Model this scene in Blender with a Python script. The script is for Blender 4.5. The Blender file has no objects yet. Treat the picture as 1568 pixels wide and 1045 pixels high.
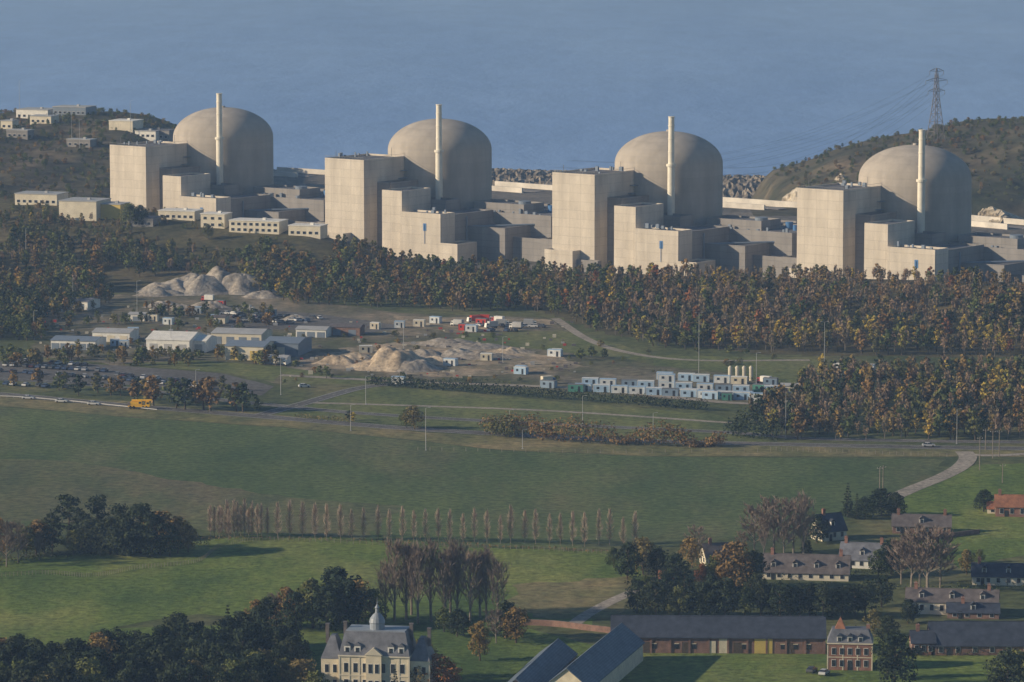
import bpy, math, random
import numpy as np
from mathutils import Vector, Matrix, noise
random.seed(7); rng=np.random.default_rng(7)
R=random.random
def ru(a,b): return a+(b-a)*random.random()
CAMH=211.0; FPX=6500.0; PH=math.atan(807/6500.0); cp,sp=math.cos(PH),math.sin(PH)
S=bpy.context.scene
# ------------------------------------------------------------------ terrain
def ss(a,b,x):
    t=np.clip((x-a)/(b-a),0,1); return t*t*(3-2*t)
def ycrest(x): return 1915-.68*np.clip(x,-420,420)
def yquay(x): return 2371-.82*np.clip(x,-420,420)
def yfoot(x): return np.interp(x,[-400,-120,0,40,100,400],[1880,1880,1850,1730,1665,1640])
def terrain(x,y):
    x=np.asarray(x,float); y=np.asarray(y,float)
    yc=ycrest(x); ys=yfoot(x)
    hr=np.interp(x,[-400,-300,-230,-190,-160,-130,-95,-60,-33,75,182,240,400],[20,21,23,21,20.5,18.5,16.5,8,4,8,14,17,20])
    h=hr*ss(ys,yc,y); d=ss(yc+6,yc+26,y); h=h*(1-d)+3*d
    yq=yquay(x); s=ss(yq+12,yq+60,y); h=h*(1-s)-30*s
    wob=1.6*np.sin(x*.05+y*.021)+1.2*np.sin(x*.11-y*.037)+.8*np.sin(x*.023+y*.09)
    m=(1-ss(-218,-140,x))*ss(2090,2150,y)
    f=ss(2490,2600,y)
    HL=(3+34*ss(2030,2430,y)+wob*.7)*(1-f)-30*f
    h=h*(1-m)+HL*m
    hv=np.interp(x,[143,158,170,185,222,283,500],[3,9,14,21,30,38,52])
    m=ss(122,150,x)*ss(2190,2235,y); f=ss(2430,2560,y)
    HR=(3+(hv-3)*ss(2195,2370,y)+wob*.7)*(1-f)-30*f
    return h*(1-m)+HR*m
def G(u,v,z=0.0):
    a=(u-784)/FPX; b=(522.5-v)/FPX
    dy=cp+b*sp; dz=-sp+b*cp
    t=(CAMH-z)/-dz
    return a*t, dy*t
def T(u,v):
    a=(u-784)/FPX; b=(522.5-v)/FPX
    dy=cp+b*sp; dz=-sp+b*cp
    t=np.arange(900,2800,1.0)
    hit=CAMH+dz*t<=terrain(a*t,dy*t)
    i=int(np.argmax(hit)) if hit.any() else len(t)-1
    return a*t[i],dy*t[i],float(terrain(a*t[i],dy*t[i]))
# ------------------------------------------------------------------ materials
def _nt(name):
    m=bpy.data.materials.new(name); m.use_nodes=True
    nt=m.node_tree; b=nt.nodes['Principled BSDF']; return m,nt,b
def N(nt,t,**k):
    n=nt.nodes.new(t)
    for a,v in k.items(): setattr(n,a,v)
    return n
def noise_n(nt,scale,detail=4,vec=None,rough=.55):
    n=N(nt,'ShaderNodeTexNoise'); n.inputs['Scale'].default_value=scale
    n.inputs['Detail'].default_value=detail; n.inputs['Roughness'].default_value=rough
    if vec is not None: nt.links.new(vec,n.inputs['Vector'])
    return n
def ramp(nt,fac,stops):
    r=N(nt,'ShaderNodeValToRGB'); e=r.color_ramp.elements
    while len(e)<len(stops): e.new(.5)
    for i,(p,c) in enumerate(stops):
        e[i].position=p; e[i].color=(c[0],c[1],c[2],1)
    nt.links.new(fac,r.inputs['Fac']); return r
def mix(nt,a,b,fac,mode='MIX'):
    m=N(nt,'ShaderNodeMix',data_type='RGBA',blend_type=mode)
    for s,v in ((m.inputs[0],fac),(m.inputs[6],a),(m.inputs[7],b)):
        if hasattr(v,'is_linked'): nt.links.new(v,s)
        elif isinstance(v,(int,float)): s.default_value=v
        else: s.default_value=(*v,1)
    return m.outputs[2]
def pos(nt): return N(nt,'ShaderNodeNewGeometry').outputs['Position']
def sc(nt,vec,s):
    m=N(nt,'ShaderNodeMapping'); m.inputs['Scale'].default_value=s; nt.links.new(vec,m.inputs['Vector']); return m.outputs[0]
def plain(name,c,rough=.8,var=.25,scale=.5,metal=0,spec=.3,bump=0):
    m,nt,b=_nt(name); p=pos(nt)
    n=noise_n(nt,scale,5,p)
    lo=[x*(1-var) for x in c]; hi=[min(1,x*(1+var)) for x in c]
    r=ramp(nt,n.outputs[0],[(.3,lo),(.7,hi)])
    nt.links.new(r.outputs[0],b.inputs['Base Color'])
    b.inputs['Roughness'].default_value=rough; b.inputs['Metallic'].default_value=metal
    b.inputs['Specular IOR Level'].default_value=spec
    return m
def ground(name,cols,s1=.02,s2=.25,stretch=(1,1,1),bump=.4,row=None,mid=None):
    m,nt,b=_nt(name); p=pos(nt); ps=sc(nt,p,stretch)
    n1=noise_n(nt,s1,7,ps,.65); n2=noise_n(nt,s2,4,p,.7)
    r=ramp(nt,n1.outputs[0],[(.34,cols[0]),(.5,cols[1]),(.66,cols[2])])
    r2=ramp(nt,n2.outputs[0],[(.3,(.5,.5,.5)),(.7,(1.4,1.4,1.4))])
    c=mix(nt,r.outputs[0],r2.outputs[0],1.0,'MULTIPLY')
    if mid:
        n3=noise_n(nt,mid,5,sc(nt,p,(1,.35,1)),.7); r4=ramp(nt,n3.outputs[0],[(.35,(.72,.78,.8)),(.65,(1.25,1.15,1.1))])
        c=mix(nt,c,r4.outputs[0],1.0,'MULTIPLY')
    if row:
        rot=N(nt,'ShaderNodeMapping'); rot.inputs['Rotation'].default_value=(0,0,row[0]); nt.links.new(p,rot.inputs['Vector'])
        w=N(nt,'ShaderNodeTexWave'); w.inputs['Scale'].default_value=row[1]; w.inputs['Distortion'].default_value=1.5; w.inputs['Detail'].default_value=2
        nt.links.new(rot.outputs[0],w.inputs['Vector'])
        r3=ramp(nt,w.outputs[0],[(.2,(row[2],)*3),(.8,(1.1,1.1,1.1))])
        c=mix(nt,c,r3.outputs[0],1.0,'MULTIPLY')
    nt.links.new(c,b.inputs['Base Color']); b.inputs['Roughness'].default_value=.95
    b.inputs['Specular IOR Level'].default_value=.1
    bn=N(nt,'ShaderNodeBump'); bn.inputs['Strength'].default_value=bump; bn.inputs['Distance'].default_value=.6
    nt.links.new(n2.outputs[0],bn.inputs['Height']); nt.links.new(bn.outputs[0],b.inputs['Normal'])
    return m
def foliage(name,cols,ns=.35):
    m,nt,b=_nt(name)
    oi=N(nt,'ShaderNodeObjectInfo'); tc=N(nt,'ShaderNodeTexCoord')
    at=N(nt,'ShaderNodeAttribute'); at.attribute_name='tint'
    ad=N(nt,'ShaderNodeMath',operation='ADD'); nt.links.new(oi.outputs['Random'],ad.inputs[0]); nt.links.new(at.outputs['Fac'],ad.inputs[1])
    fr=N(nt,'ShaderNodeMath',operation='FRACT'); nt.links.new(ad.outputs[0],fr.inputs[0])
    st=[(i/(len(cols)-1),c) for i,c in enumerate(cols)]
    r=ramp(nt,fr.outputs[0],st)
    n=noise_n(nt,ns,3,tc.outputs['Object'])
    r2=ramp(nt,n.outputs[0],[(.3,(.62,.62,.62)),(.7,(1.4,1.38,1.3))])
    c=mix(nt,r.outputs[0],r2.outputs[0],1.0,'MULTIPLY')
    nt.links.new(c,b.inputs['Base Color']); b.inputs['Roughness'].default_value=.9
    b.inputs['Specular IOR Level'].default_value=.08
    return m
def concrete(name,c,ph=4.0,pw=6.0,line=.8,stain=.25):
    m,nt,b=_nt(name); tc=N(nt,'ShaderNodeTexCoord').outputs['Object']
    sx=N(nt,'ShaderNodeSeparateXYZ'); nt.links.new(tc,sx.inputs[0])
    ad=N(nt,'ShaderNodeMath',operation='ADD'); nt.links.new(sx.outputs[0],ad.inputs[0]); nt.links.new(sx.outputs[1],ad.inputs[1])
    cb=N(nt,'ShaderNodeCombineXYZ'); nt.links.new(ad.outputs[0],cb.inputs[0]); nt.links.new(sx.outputs[2],cb.inputs[1])
    br=N(nt,'ShaderNodeTexBrick'); br.offset=0; br.inputs['Scale'].default_value=1
    br.inputs['Brick Width'].default_value=pw; br.inputs['Row Height'].default_value=ph; br.inputs['Mortar Size'].default_value=.1
    br.inputs['Color1'].default_value=(.96,.96,.96,1); br.inputs['Color2'].default_value=(1.05,1.05,1.05,1); br.inputs['Mortar'].default_value=(line,line,line,1)
    nt.links.new(cb.outputs[0],br.inputs['Vector'])
    n=noise_n(nt,.16,7,sc(nt,tc,(1,1,.22)),.65)
    r=ramp(nt,n.outputs[0],[(.3,[x*(1-stain) for x in c]),(.7,[x*(1+stain*.5) for x in c])])
    col=mix(nt,r.outputs[0],br.outputs[0],1.0,'MULTIPLY')
    nt.links.new(col,b.inputs['Base Color']); b.inputs['Roughness'].default_value=.85; b.inputs['Specular IOR Level'].default_value=.2
    return m
def brick(name,c1,c2,mortar):
    m,nt,b=_nt(name); tc=N(nt,'ShaderNodeTexCoord').outputs['Object']
    sx=N(nt,'ShaderNodeSeparateXYZ'); nt.links.new(tc,sx.inputs[0])
    ad=N(nt,'ShaderNodeMath',operation='ADD'); nt.links.new(sx.outputs[0],ad.inputs[0]); nt.links.new(sx.outputs[1],ad.inputs[1])
    cb=N(nt,'ShaderNodeCombineXYZ'); nt.links.new(ad.outputs[0],cb.inputs[0]); nt.links.new(sx.outputs[2],cb.inputs[1])
    br=N(nt,'ShaderNodeTexBrick'); br.inputs['Scale'].default_value=1
    br.inputs['Brick Width'].default_value=.6; br.inputs['Row Height'].default_value=.2; br.inputs['Mortar Size'].default_value=.02
    br.inputs['Color1'].default_value=(*c1,1); br.inputs['Color2'].default_value=(*c2,1); br.inputs['Mortar'].default_value=(*mortar,1)
    nt.links.new(cb.outputs[0],br.inputs['Vector'])
    n=noise_n(nt,.6,5,tc); r=ramp(nt,n.outputs[0],[(.3,(.65,.65,.65)),(.7,(1.2,1.2,1.2))])
    nt.links.new(mix(nt,br.outputs[0],r.outputs[0],1.0,'MULTIPLY'),b.inputs['Base Color'])
    b.inputs['Roughness'].default_value=.9; return m
def rooftile(name,c,s=1.2):
    m,nt,b=_nt(name); tc=N(nt,'ShaderNodeTexCoord').outputs['Object']
    w=N(nt,'ShaderNodeTexWave',bands_direction='Z'); w.inputs['Scale'].default_value=s; w.inputs['Distortion'].default_value=.6
    nt.links.new(tc,w.inputs['Vector'])
    n=noise_n(nt,.5,6,tc,.65)
    r=ramp(nt,n.outputs[0],[(.3,[x*.6 for x in c]),(.7,[x*1.4 for x in c])])
    r2=ramp(nt,w.outputs[0],[(0,(.75,.75,.75)),(1,(1.1,1.1,1.1))])
    nt.links.new(mix(nt,r.outputs[0],r2.outputs[0],1.0,'MULTIPLY'),b.inputs['Base Color'])
    b.inputs['Roughness'].default_value=.6; b.inputs['Specular IOR Level'].default_value=.4; return m

M={}
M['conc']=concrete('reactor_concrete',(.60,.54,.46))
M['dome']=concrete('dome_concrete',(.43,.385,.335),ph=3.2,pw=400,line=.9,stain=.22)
M['concdark']=concrete('dark_and_shaded_concrete',(.27,.255,.245),ph=3,pw=8,line=.75)  # dark concrete; on the reactor service blocks its tone paints in shade
M['roofgrey']=plain('flat_roof',(.14,.14,.155),.9,.3,.15)
M['stack']=plain('stack_paint',(.76,.71,.6),.6,.08,.3)
M['blue']=plain('blue_paint',(.06,.17,.38),.5,.1)
M['glass']=plain('window_glass',(.03,.035,.045),.15,.2,.5,spec=.6)
M['white']=plain('white_paint',(.74,.72,.67),.6,.12)
M['cream']=plain('cream_render',(.64,.58,.46),.8,.14,.3)
M['yellowwall']=plain('yellow_cladding',(.6,.45,.13),.6,.08)
M['shedroof']=plain('metal_roof',(.4,.4,.4),.5,.15,.2)
M['bluegrey']=plain('blue_grey_cladding',(.18,.22,.28),.5,.1)
M['steel']=plain('galvanised_steel',(.2,.2,.2),.5,.15,metal=.3)
M['pylon']=plain('pylon_steel',(.17,.15,.15),.6,.15)
M['asphalt']=ground('asphalt',[(.11,.105,.10),(.14,.135,.13),(.17,.16,.155)],.03,.5,bump=.1)
M['track']=ground('gravel_track',[(.27,.24,.2),(.34,.3,.25),(.4,.35,.3)],.06,.6)
M['pad']=ground('bare_earth_yard',[(.09,.105,.05),(.15,.14,.095),(.29,.245,.185)],.03,.25,(1,.5,1),mid=.1)
M['dryearth']=ground('sandy_ground',[(.15,.145,.09),(.3,.25,.18),(.46,.38,.28)],.04,.3,mid=.12)
M['gravel']=ground('gravel_heap_stone',[(.25,.22,.19),(.33,.295,.255),(.4,.36,.31)],.08,.6,bump=.8)
M['sand']=ground('sand_heap',[(.38,.3,.215),(.47,.38,.28),(.55,.46,.35)],.08,.7,bump=.6)
M['field']=ground('crop_field_soil',[(.085,.13,.05),(.105,.145,.06),(.165,.155,.09)],.007,.4,(1,.35,1),.3,row=(math.radians(97),.28,.8),mid=.03)
M['fieldb']=ground('stubble_field',[(.16,.15,.09),(.12,.14,.068),(.2,.165,.105)],.012,.35,(1,.35,1),.3,row=(math.radians(97),.28,.8),mid=.04)
M['meadow']=ground('meadow_grass',[(.075,.125,.035),(.13,.185,.045),(.23,.25,.08)],.016,.4,(1,.5,1),.6,mid=.05)
M['meadowdull']=ground('rough_meadow_grass',[(.095,.125,.05),(.14,.165,.06),(.195,.19,.09)],.02,.35,(1,.5,1),.5,mid=.06)
M['grass']=ground('rough_grass',[(.065,.085,.04),(.10,.12,.05),(.155,.15,.075)],.02,.25,(1,.6,1),.5,mid=.06)
M['drygrass']=ground('dry_grass',[(.13,.145,.06),(.19,.18,.085),(.25,.21,.11)],.03,.3,mid=.07)
M['woodfloor']=ground('leaf_litter',[(.06,.06,.03),(.10,.09,.045),(.15,.12,.07)],.03,.3)
M['scrub']=ground('scrub_hillside',[(.045,.055,.03),(.085,.08,.05),(.15,.125,.085)],.018,.12,(1,1,1),.8,mid=.05)
M['platform']=ground('plant_platform',[(.10,.10,.09),(.15,.14,.13),(.2,.18,.16)],.02,.3)
M['chalk']=ground('chalk_cliff_rock',[(.3,.26,.2),(.48,.42,.33),(.62,.56,.46)],.06,.3,bump=.8)
M['rock']=ground('riprap_rock',[(.13,.11,.09),(.22,.19,.155),(.34,.3,.25)],.1,.5,bump=1)
M['quay']=plain('quay_concrete',(.62,.58,.52),.8,.25,.1)
M['brick']=brick('red_brick',(.30,.12,.08),(.24,.095,.065),(.3,.25,.2))
M['brickb']=brick('brown_brick',(.26,.135,.095),(.21,.11,.08),(.25,.2,.17))
M['stone']=plain('limestone',(.68,.6,.45),.85,.15,.6)
M['slate']=rooftile('slate_roof',(.05,.06,.085))
M['slatel']=rooftile('weathered_slate_roof',(.16,.165,.19))
M['slateb']=rooftile('brown_slate_roof',(.14,.12,.115))
M['tile']=rooftile('clay_tile_roof',(.32,.14,.075))
M['barnroof']=rooftile('fibre_cement_roof',(.11,.14,.18),.8)
M['zinc']=plain('zinc_roof',(.26,.29,.33),.45,.15)
M['bark']=plain('bark',(.09,.07,.05),.95,.3,2)
M['palebark']=plain('pale_bark',(.22,.185,.15),.95,.25,2)
M['wire']=plain('wire',(.12,.12,.12),.6,.1)
M['tyre']=plain('tyre_rubber',(.02,.02,.02),.9,.1)
M['yellowpaint']=plain('yellow_machine_paint',(.75,.42,.02),.45,.05)
M['redpaint']=plain('red_paint',(.5,.05,.03),.45,.05)
M['lead']=plain('white_line_paint',(.6,.6,.56),.8,.15,1)
f_green=foliage('leaves_green',[(.065,.085,.03),(.10,.125,.04),(.135,.145,.05),(.11,.105,.045)])
f_aut=foliage('leaves_autumn',[(.18,.12,.055),(.24,.145,.055),(.135,.135,.055),(.26,.17,.06),(.12,.125,.055)])
f_yel=foliage('leaves_yellow',[(.38,.30,.06),(.42,.30,.065),(.28,.25,.06)])
f_brn=foliage('leaves_brown',[(.21,.15,.10),(.26,.185,.13),(.17,.14,.09),(.24,.175,.12)])
f_org=foliage('leaves_orange',[(.28,.115,.045),(.2,.095,.045),(.30,.14,.045)])
f_dark=foliage('needles_dark',[(.022,.036,.022),(.035,.05,.028),(.05,.062,.034)])
f_twig=foliage('twigs',[(.21,.165,.14),(.25,.195,.165),(.18,.145,.125)])
f_poplar=foliage('poplar_twigs',[(.38,.30,.25),(.42,.33,.27),(.34,.27,.23)])
# ------------------------------------------------------------------ mesh builder
class MB:
    def __init__(s): s.v=[];s.f=[];s.m=[]
    def add(s,vs,fs,mi=0):
        o=len(s.v); s.v+= [tuple(p) for p in vs]
        for f in fs: s.f.append(tuple(i+o for i in f)); s.m.append(mi)
    def hexa(s,p,mi=0): s.add(p,[(0,3,2,1),(4,5,6,7),(0,1,5,4),(1,2,6,5),(2,3,7,6),(3,0,4,7)],mi)
    def box(s,x0,x1,y0,y1,z0,z1,mi=0):
        s.hexa([(x0,y0,z0),(x1,y0,z0),(x1,y1,z0),(x0,y1,z0),(x0,y0,z1),(x1,y0,z1),(x1,y1,z1),(x0,y1,z1)],mi)
    def tube(s,p0,p1,r0,r1,n=6,mi=0,cap=True):
        p0=Vector(p0);p1=Vector(p1);d=(p1-p0)
        if d.length<1e-6: return
        d.normalize(); a=d.orthogonal().normalized(); b=d.cross(a)
        vs=[]
        for p,r in((p0,r0),(p1,r1)):
            for i in range(n):
                t=2*math.pi*i/n; vs.append(p+a*(r*math.cos(t))+b*(r*math.sin(t)))
        fs=[(i,(i+1)%n,n+(i+1)%n,n+i) for i in range(n)]
        if cap: fs+= [tuple(range(n))[::-1],tuple(range(n,2*n))]
        s.add(vs,fs,mi)
    def lathe(s,prof,n=48,mi=0):
        vs=[(r*math.cos(2*math.pi*i/n),r*math.sin(2*math.pi*i/n),z) for r,z in prof for i in range(n)]
        fs=[(k*n+i,k*n+(i+1)%n,(k+1)*n+(i+1)%n,(k+1)*n+i) for k in range(len(prof)-1) for i in range(n)]
        s.add(vs,fs,mi)
    def gable(s,x0,x1,y0,y1,z0,zr,over=.4,t=.25,mi=0):
        yc=(y0+y1)/2; sl=(zr-z0)/(yc-y0); e=over
        for sg,ya in((1,y0),(-1,y1)):
            ye=ya-sg*e; ze=z0-sl*e
            s.hexa([(x0-e,ye,ze),(x1+e,ye,ze),(x1+e,yc,zr),(x0-e,yc,zr),(x0-e,ye,ze+t),(x1+e,ye,ze+t),(x1+e,yc,zr+t),(x0-e,yc,zr+t)],mi)
    def gwalls(s,x0,x1,y0,y1,zb,z0,zr,mi=0):
        yc=(y0+y1)/2
        p=[(x0,y0,zb),(x0,y1,zb),(x0,y1,z0),(x0,yc,zr),(x0,y0,z0)]
        q=[(x1,a[1],a[2]) for a in p]
        s.add(p+q,[(4,3,2,1,0),(5,6,7,8,9),(0,5,9,4),(1,2,7,6),(0,1,6,5)],mi)
    def hip(s,x0,x1,y0,y1,z0,z1,ix,iy,mi=0):
        s.hexa([(x0,y0,z0),(x1,y0,z0),(x1,y1,z0),(x0,y1,z0),(x0+ix,y0+iy,z1),(x1-ix,y0+iy,z1),(x1-ix,y1-iy,z1),(x0+ix,y1-iy,z1)],mi)
    def mesh(s,name,mats,smooth=False):
        me=bpy.data.meshes.new(name); me.from_pydata(s.v,[],s.f)
        for m in mats: me.materials.append(m)
        me.polygons.foreach_set('material_index',s.m)
        if smooth: me.polygons.foreach_set('use_smooth',[True]*len(s.f))
        me.update(); return me
    def obj(s,name,mats,parent=None,loc=(0,0,0),rz=0,smooth=False):
        return link(name,s.mesh(name,mats,smooth),parent,loc,rz)
def link(name,data,parent=None,loc=(0,0,0),rz=0,scale=None):
    o=bpy.data.objects.new(name,data); S.collection.objects.link(o)
    o.location=loc; o.rotation_euler=(0,0,rz)
    if scale: o.scale=scale
    if parent: o.parent=parent
    return o
def empty(name,loc=(0,0,0),rz=0): 
    o=link(name,None,None,loc,rz); o.empty_display_size=1; return o
# ------------------------------------------------------------------ ground sheet
def axis(lo,a,b,hi,step):
    mid=list(np.arange(a,b+.1,step)); L=[];R_=[];d=step;p=a
    while p>lo: d*=1.4;p-=d;L.append(p)
    d=step;p=b
    while p<hi: d*=1.4;p+=d;R_.append(p)
    return np.array(L[::-1]+mid+R_)
xs=axis(-15000,-330,330,15000,4); ys_=axis(-6000,1400,2640,20000,4)
X,Y=np.meshgrid(xs,ys_); Z=terrain(X,Y)
nx,ny=len(xs),len(ys_)
me=bpy.data.meshes.new('ground'); V=np.stack([X,Y,Z],-1).reshape(-1,3)
idx=np.arange(nx*ny).reshape(ny,nx)
Fq=np.stack([idx[:-1,:-1],idx[:-1,1:],idx[1:,1:],idx[1:,:-1]],-1).reshape(-1,4)
me.from_pydata(V.tolist(),[],Fq.tolist())
xc=((X[:-1,:-1]+X[1:,1:])/2).ravel(); yc=((Y[:-1,:-1]+Y[1:,1:])/2).ravel()
mi=np.zeros(len(Fq),int)
mi[yc>yfoot(xc)-10]=1
mi[(yc>ycrest(xc)+14)]=2
mi[(yc>yquay(xc)+14)]=3
mi[(xc<-175)&(yc>2090)]=3
mi[(xc>125)&(yc>2205)]=3
for k in('grass','woodfloor','platform','scrub'): me.materials.append(M[k])
me.polygons.foreach_set('material_index',mi); me.polygons.foreach_set('use_smooth',[True]*len(Fq)); me.update()
link('ground',me)
# sea
m,nt,b=_nt('sea_water'); p=pos(nt)
n1=noise_n(nt,.10,7,sc(nt,p,(1,.5,1)),.7); n2=noise_n(nt,.0032,7,sc(nt,p,(1,.22,1)),.65)
r=ramp(nt,n2.outputs[0],[(.32,(.185,.32,.62)),(.68,(.255,.41,.72))])
n3=noise_n(nt,.035,5,sc(nt,p,(1,.3,1)),.75); r3=ramp(nt,n3.outputs[0],[(.35,(.9,.91,.92)),(.65,(1.09,1.08,1.07))])
nt.links.new(mix(nt,r.outputs[0],r3.outputs[0],1.0,'MULTIPLY'),b.inputs['Base Color'])
b.inputs['Roughness'].default_value=.45; b.inputs['IOR'].default_value=1.33; b.inputs['Specular IOR Level'].default_value=.5
bn=N(nt,'ShaderNodeBump'); bn.inputs['Strength'].default_value=.6; bn.inputs['Distance'].default_value=1.1
nt.links.new(n1.outputs[0],bn.inputs['Height']); nt.links.new(bn.outputs[0],b.inputs['Normal'])
mb=MB(); mb.add([(-30000,2150,-12),(30000,2150,-12),(30000,60000,-12),(-30000,60000,-12)],[(0,1,2,3)]); mb.obj('sea',[m])
# thin sea haze: one homogeneous body of air over the whole site
hm=bpy.data.materials.new('haze_air'); hm.use_nodes=True; nt=hm.node_tree; nt.nodes.clear()
o_=nt.nodes.new('ShaderNodeOutputMaterial'); vs_=nt.nodes.new('ShaderNodeVolumeScatter')
vs_.inputs['Color'].default_value=(.40,.62,1,1); vs_.inputs['Density'].default_value=.000095; vs_.inputs['Anisotropy'].default_value=0
nt.links.new(vs_.outputs[0],o_.inputs['Volume'])
mb=MB(); mb.box(-5000,5000,-800,9000,-40,300); mb.obj('haze_air',[hm])
# ------------------------------------------------------------------ sheets, roads
def densify(pts,step,jit):
    out=[]
    n=len(pts)
    for i in range(n):
        a=Vector(pts[i]);b=Vector(pts[(i+1)%n]); k=max(1,int((b-a).length/step))
        for j in range(k):
            q=a.lerp(b,j/k); out.append((q.x+ru(-jit,jit),q.y+ru(-jit,jit)))
    return out
def patch(name,uv,z,mat,jit=.8,step=8):
    pts=densify([G(*p) for p in uv],step,jit)
    import bmesh
    bm=bmesh.new(); vs=[bm.verts.new((x,y,z)) for x,y in pts]; f=bm.faces.new(vs)
    bm.normal_update()
    if f.normal.z<0: f.normal_flip()
    bmesh.ops.triangulate(bm,faces=[f]); me=bpy.data.meshes.new(name); bm.to_mesh(me); bm.free()
    me.materials.append(mat); return link(name,me)
def smoothline(pts,k=8):
    P=[Vector(p) for p in pts]; P=[2*P[0]-P[1]]+P+[2*P[-1]-P[-2]]; out=[]
    for i in range(1,len(P)-2):
        for j in range(k):
            t=j/k; a,b,c,d=P[i-1],P[i],P[i+1],P[i+2]
            out.append(.5*((2*b)+(c-a)*t+(2*a-5*b+4*c-d)*t*t+(3*b-a-3*c+d)*t**3))
    out.append(P[-2]); return out
def ribbon(mb,pts,w,z,mi=0,off=0):
    n=len(pts); L=[];Rr=[]
    for i in range(n):
        t=(pts[min(i+1,n-1)]-pts[max(i-1,0)]).normalized(); nn=Vector((-t.y,t.x))
        c=pts[i]+nn*off; L.append((*(c+nn*w/2),z));Rr.append((*(c-nn*w/2),z))
    mb.add(L+Rr,[(i,n+i,n+i+1,i+1) for i in range(n-1)],mi)
def road(name,uv,w,z=.09,mat='asphalt',lines=True):
    pts=smoothline([G(*p) for p in uv]); mb=MB(); ribbon(mb,pts,w,z,0)
    if lines:
        for o in(-w/2+.35,w/2-.35): ribbon(mb,pts,.22,z+.02,1,o)
        for i in range(0,len(pts)-1,2): ribbon(mb,[pts[i],pts[i].lerp(pts[i+1],.5)],.15,z+.02,1,0)
    return mb.obj(name,[M[mat],M['lead']])
patch('crop_field',[(-120,612),(200,640),(430,655),(640,676),(760,690),(1000,700),(1450,704),(1360,762),(1290,800),(1150,820),(1000,842),(700,838),(560,826),(300,812),(120,812),(-120,800)],.03,M['field'])
patch('stubble_strip',[(-120,700),(100,706),(420,760),(620,775),(560,826),(300,810),(-120,790)],.05,M['fieldb'],2,6)
patch('grass_verge',[(-120,597),(200,615),(430,636),(640,662),(900,676),(1150,682),(1700,690),(1700,700),(1000,699),(760,689),(640,675),(430,654),(200,639),(-120,611)],.06,M['drygrass'],.4)
patch('meadow',[(-200,870),(120,850),(400,818),(560,826),(700,838),(960,845),(1000,900),(900,960),(620,960),(470,960),(300,940),(100,975),(-200,985)],.04,M['meadow'],1.5)
patch('meadow',[(1380,765),(1450,725),(1500,712),(1750,705),(1750,800),(1568,850),(1470,870),(1400,830),(1370,790)],.04,M['meadow'],1)
patch('meadow',[(-200,972),(480,955),(800,960),(960,1000),(1600,960),(1750,1100),(-200,1100)],.035,M['meadow'],1)
patch('meadow',[(960,1003),(1250,1003),(1240,1060),(940,1060)],.07,M['meadow'],.5)
patch('dry_meadow_patch',[(790,895),(960,885),(1000,905),(960,935),(930,950),(820,948),(780,930)],.07,M['drygrass'],2.5,5)
road('farm_track',[(1010,890),(950,915),(905,938),(880,955)],4,.1,'track',False)
patch('roadside_meadow',[(400,640),(480,608),(560,592),(700,600),(900,620),(1090,634),(1160,655),(1180,678),(1000,674),(800,664),(600,650)],.04,M['meadowdull'],.5)
patch('roadside_meadow',[(1000,545),(1240,548),(1300,575),(1200,590),(1130,570),(1000,560)],.04,M['meadowdull'],.5)
patch('dirt_yard',[(60,462),(240,446),(430,455),(620,480),(850,488),(900,530),(1000,560),(1260,590),(1240,606),(1130,618),(880,602),(700,588),(560,577),(430,590),(300,560),(180,560),(60,545),(40,500)],.03,M['pad'],2)
patch('sandy_yard',[(490,545),(560,528),(650,524),(760,534),(860,548),(900,562),(800,572),(700,578),(560,570),(480,558)],.05,M['dryearth'],4,5)
patch('pale_yard',[(600,484),(850,490),(860,503),(700,510),(620,500)],.05,M['dryearth'],2.5,5)
patch('car_park',[(-120,545),(180,560),(340,572),(420,592),(400,606),(200,590),(-120,575)],.05,M['asphalt'],.3)
patch('car_park',[(330,470),(480,480),(620,500),(560,512),(330,500)],.055,M['asphalt'],.8)
patch('grass_strip',[(300,552),(440,562),(420,585),(350,572),(180,558)],.065,M['meadowdull'],.5)
patch('grass_strip',[(430,562),(520,575),(640,580),(560,588),(430,590)],.045,M['meadowdull'],.9)
patch('grass_strip',[(700,512),(860,506),(960,530),(1000,552),(900,545),(800,532),(690,524)],.045,M['meadowdull'],1.5)
road('main_road',[(-200,590),(0,604),(200,622),(420,640),(600,655),(800,667),(1000,676),(1200,681),(1400,685),(1750,690)],8,.1)
road('side_road',[(-200,574),(60,584),(200,596),(330,612),(430,622),(560,634),(800,648),(1100,662),(1180,668)],6,.12,'asphalt')
road('side_road',[(1180,668),(1300,674),(1750,680)],6,.12,'asphalt')
road('access_road',[(400,636),(470,617),(545,596),(600,588)],6,.14)
road('meadow_lane',[(470,617),(640,622),(850,630),(1120,648)],3.5,.08,'track',False)
road('site_road',[(430,575),(620,585),(880,595),(1130,618),(1240,612)],5,.12,'track',False)
road('country_track',[(1368,762),(1400,748),(1440,732),(1470,716),(1482,702),(1476,692)],6,.11,'track',False)
road('country_track',[(1478,697),(1530,698),(1600,694),(1750,690)],4,.115,'track',False)
road('meadow_lane',[(850,488),(900,520),(960,540),(1060,552),(1240,552)],4,.09,'track',False)
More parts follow.
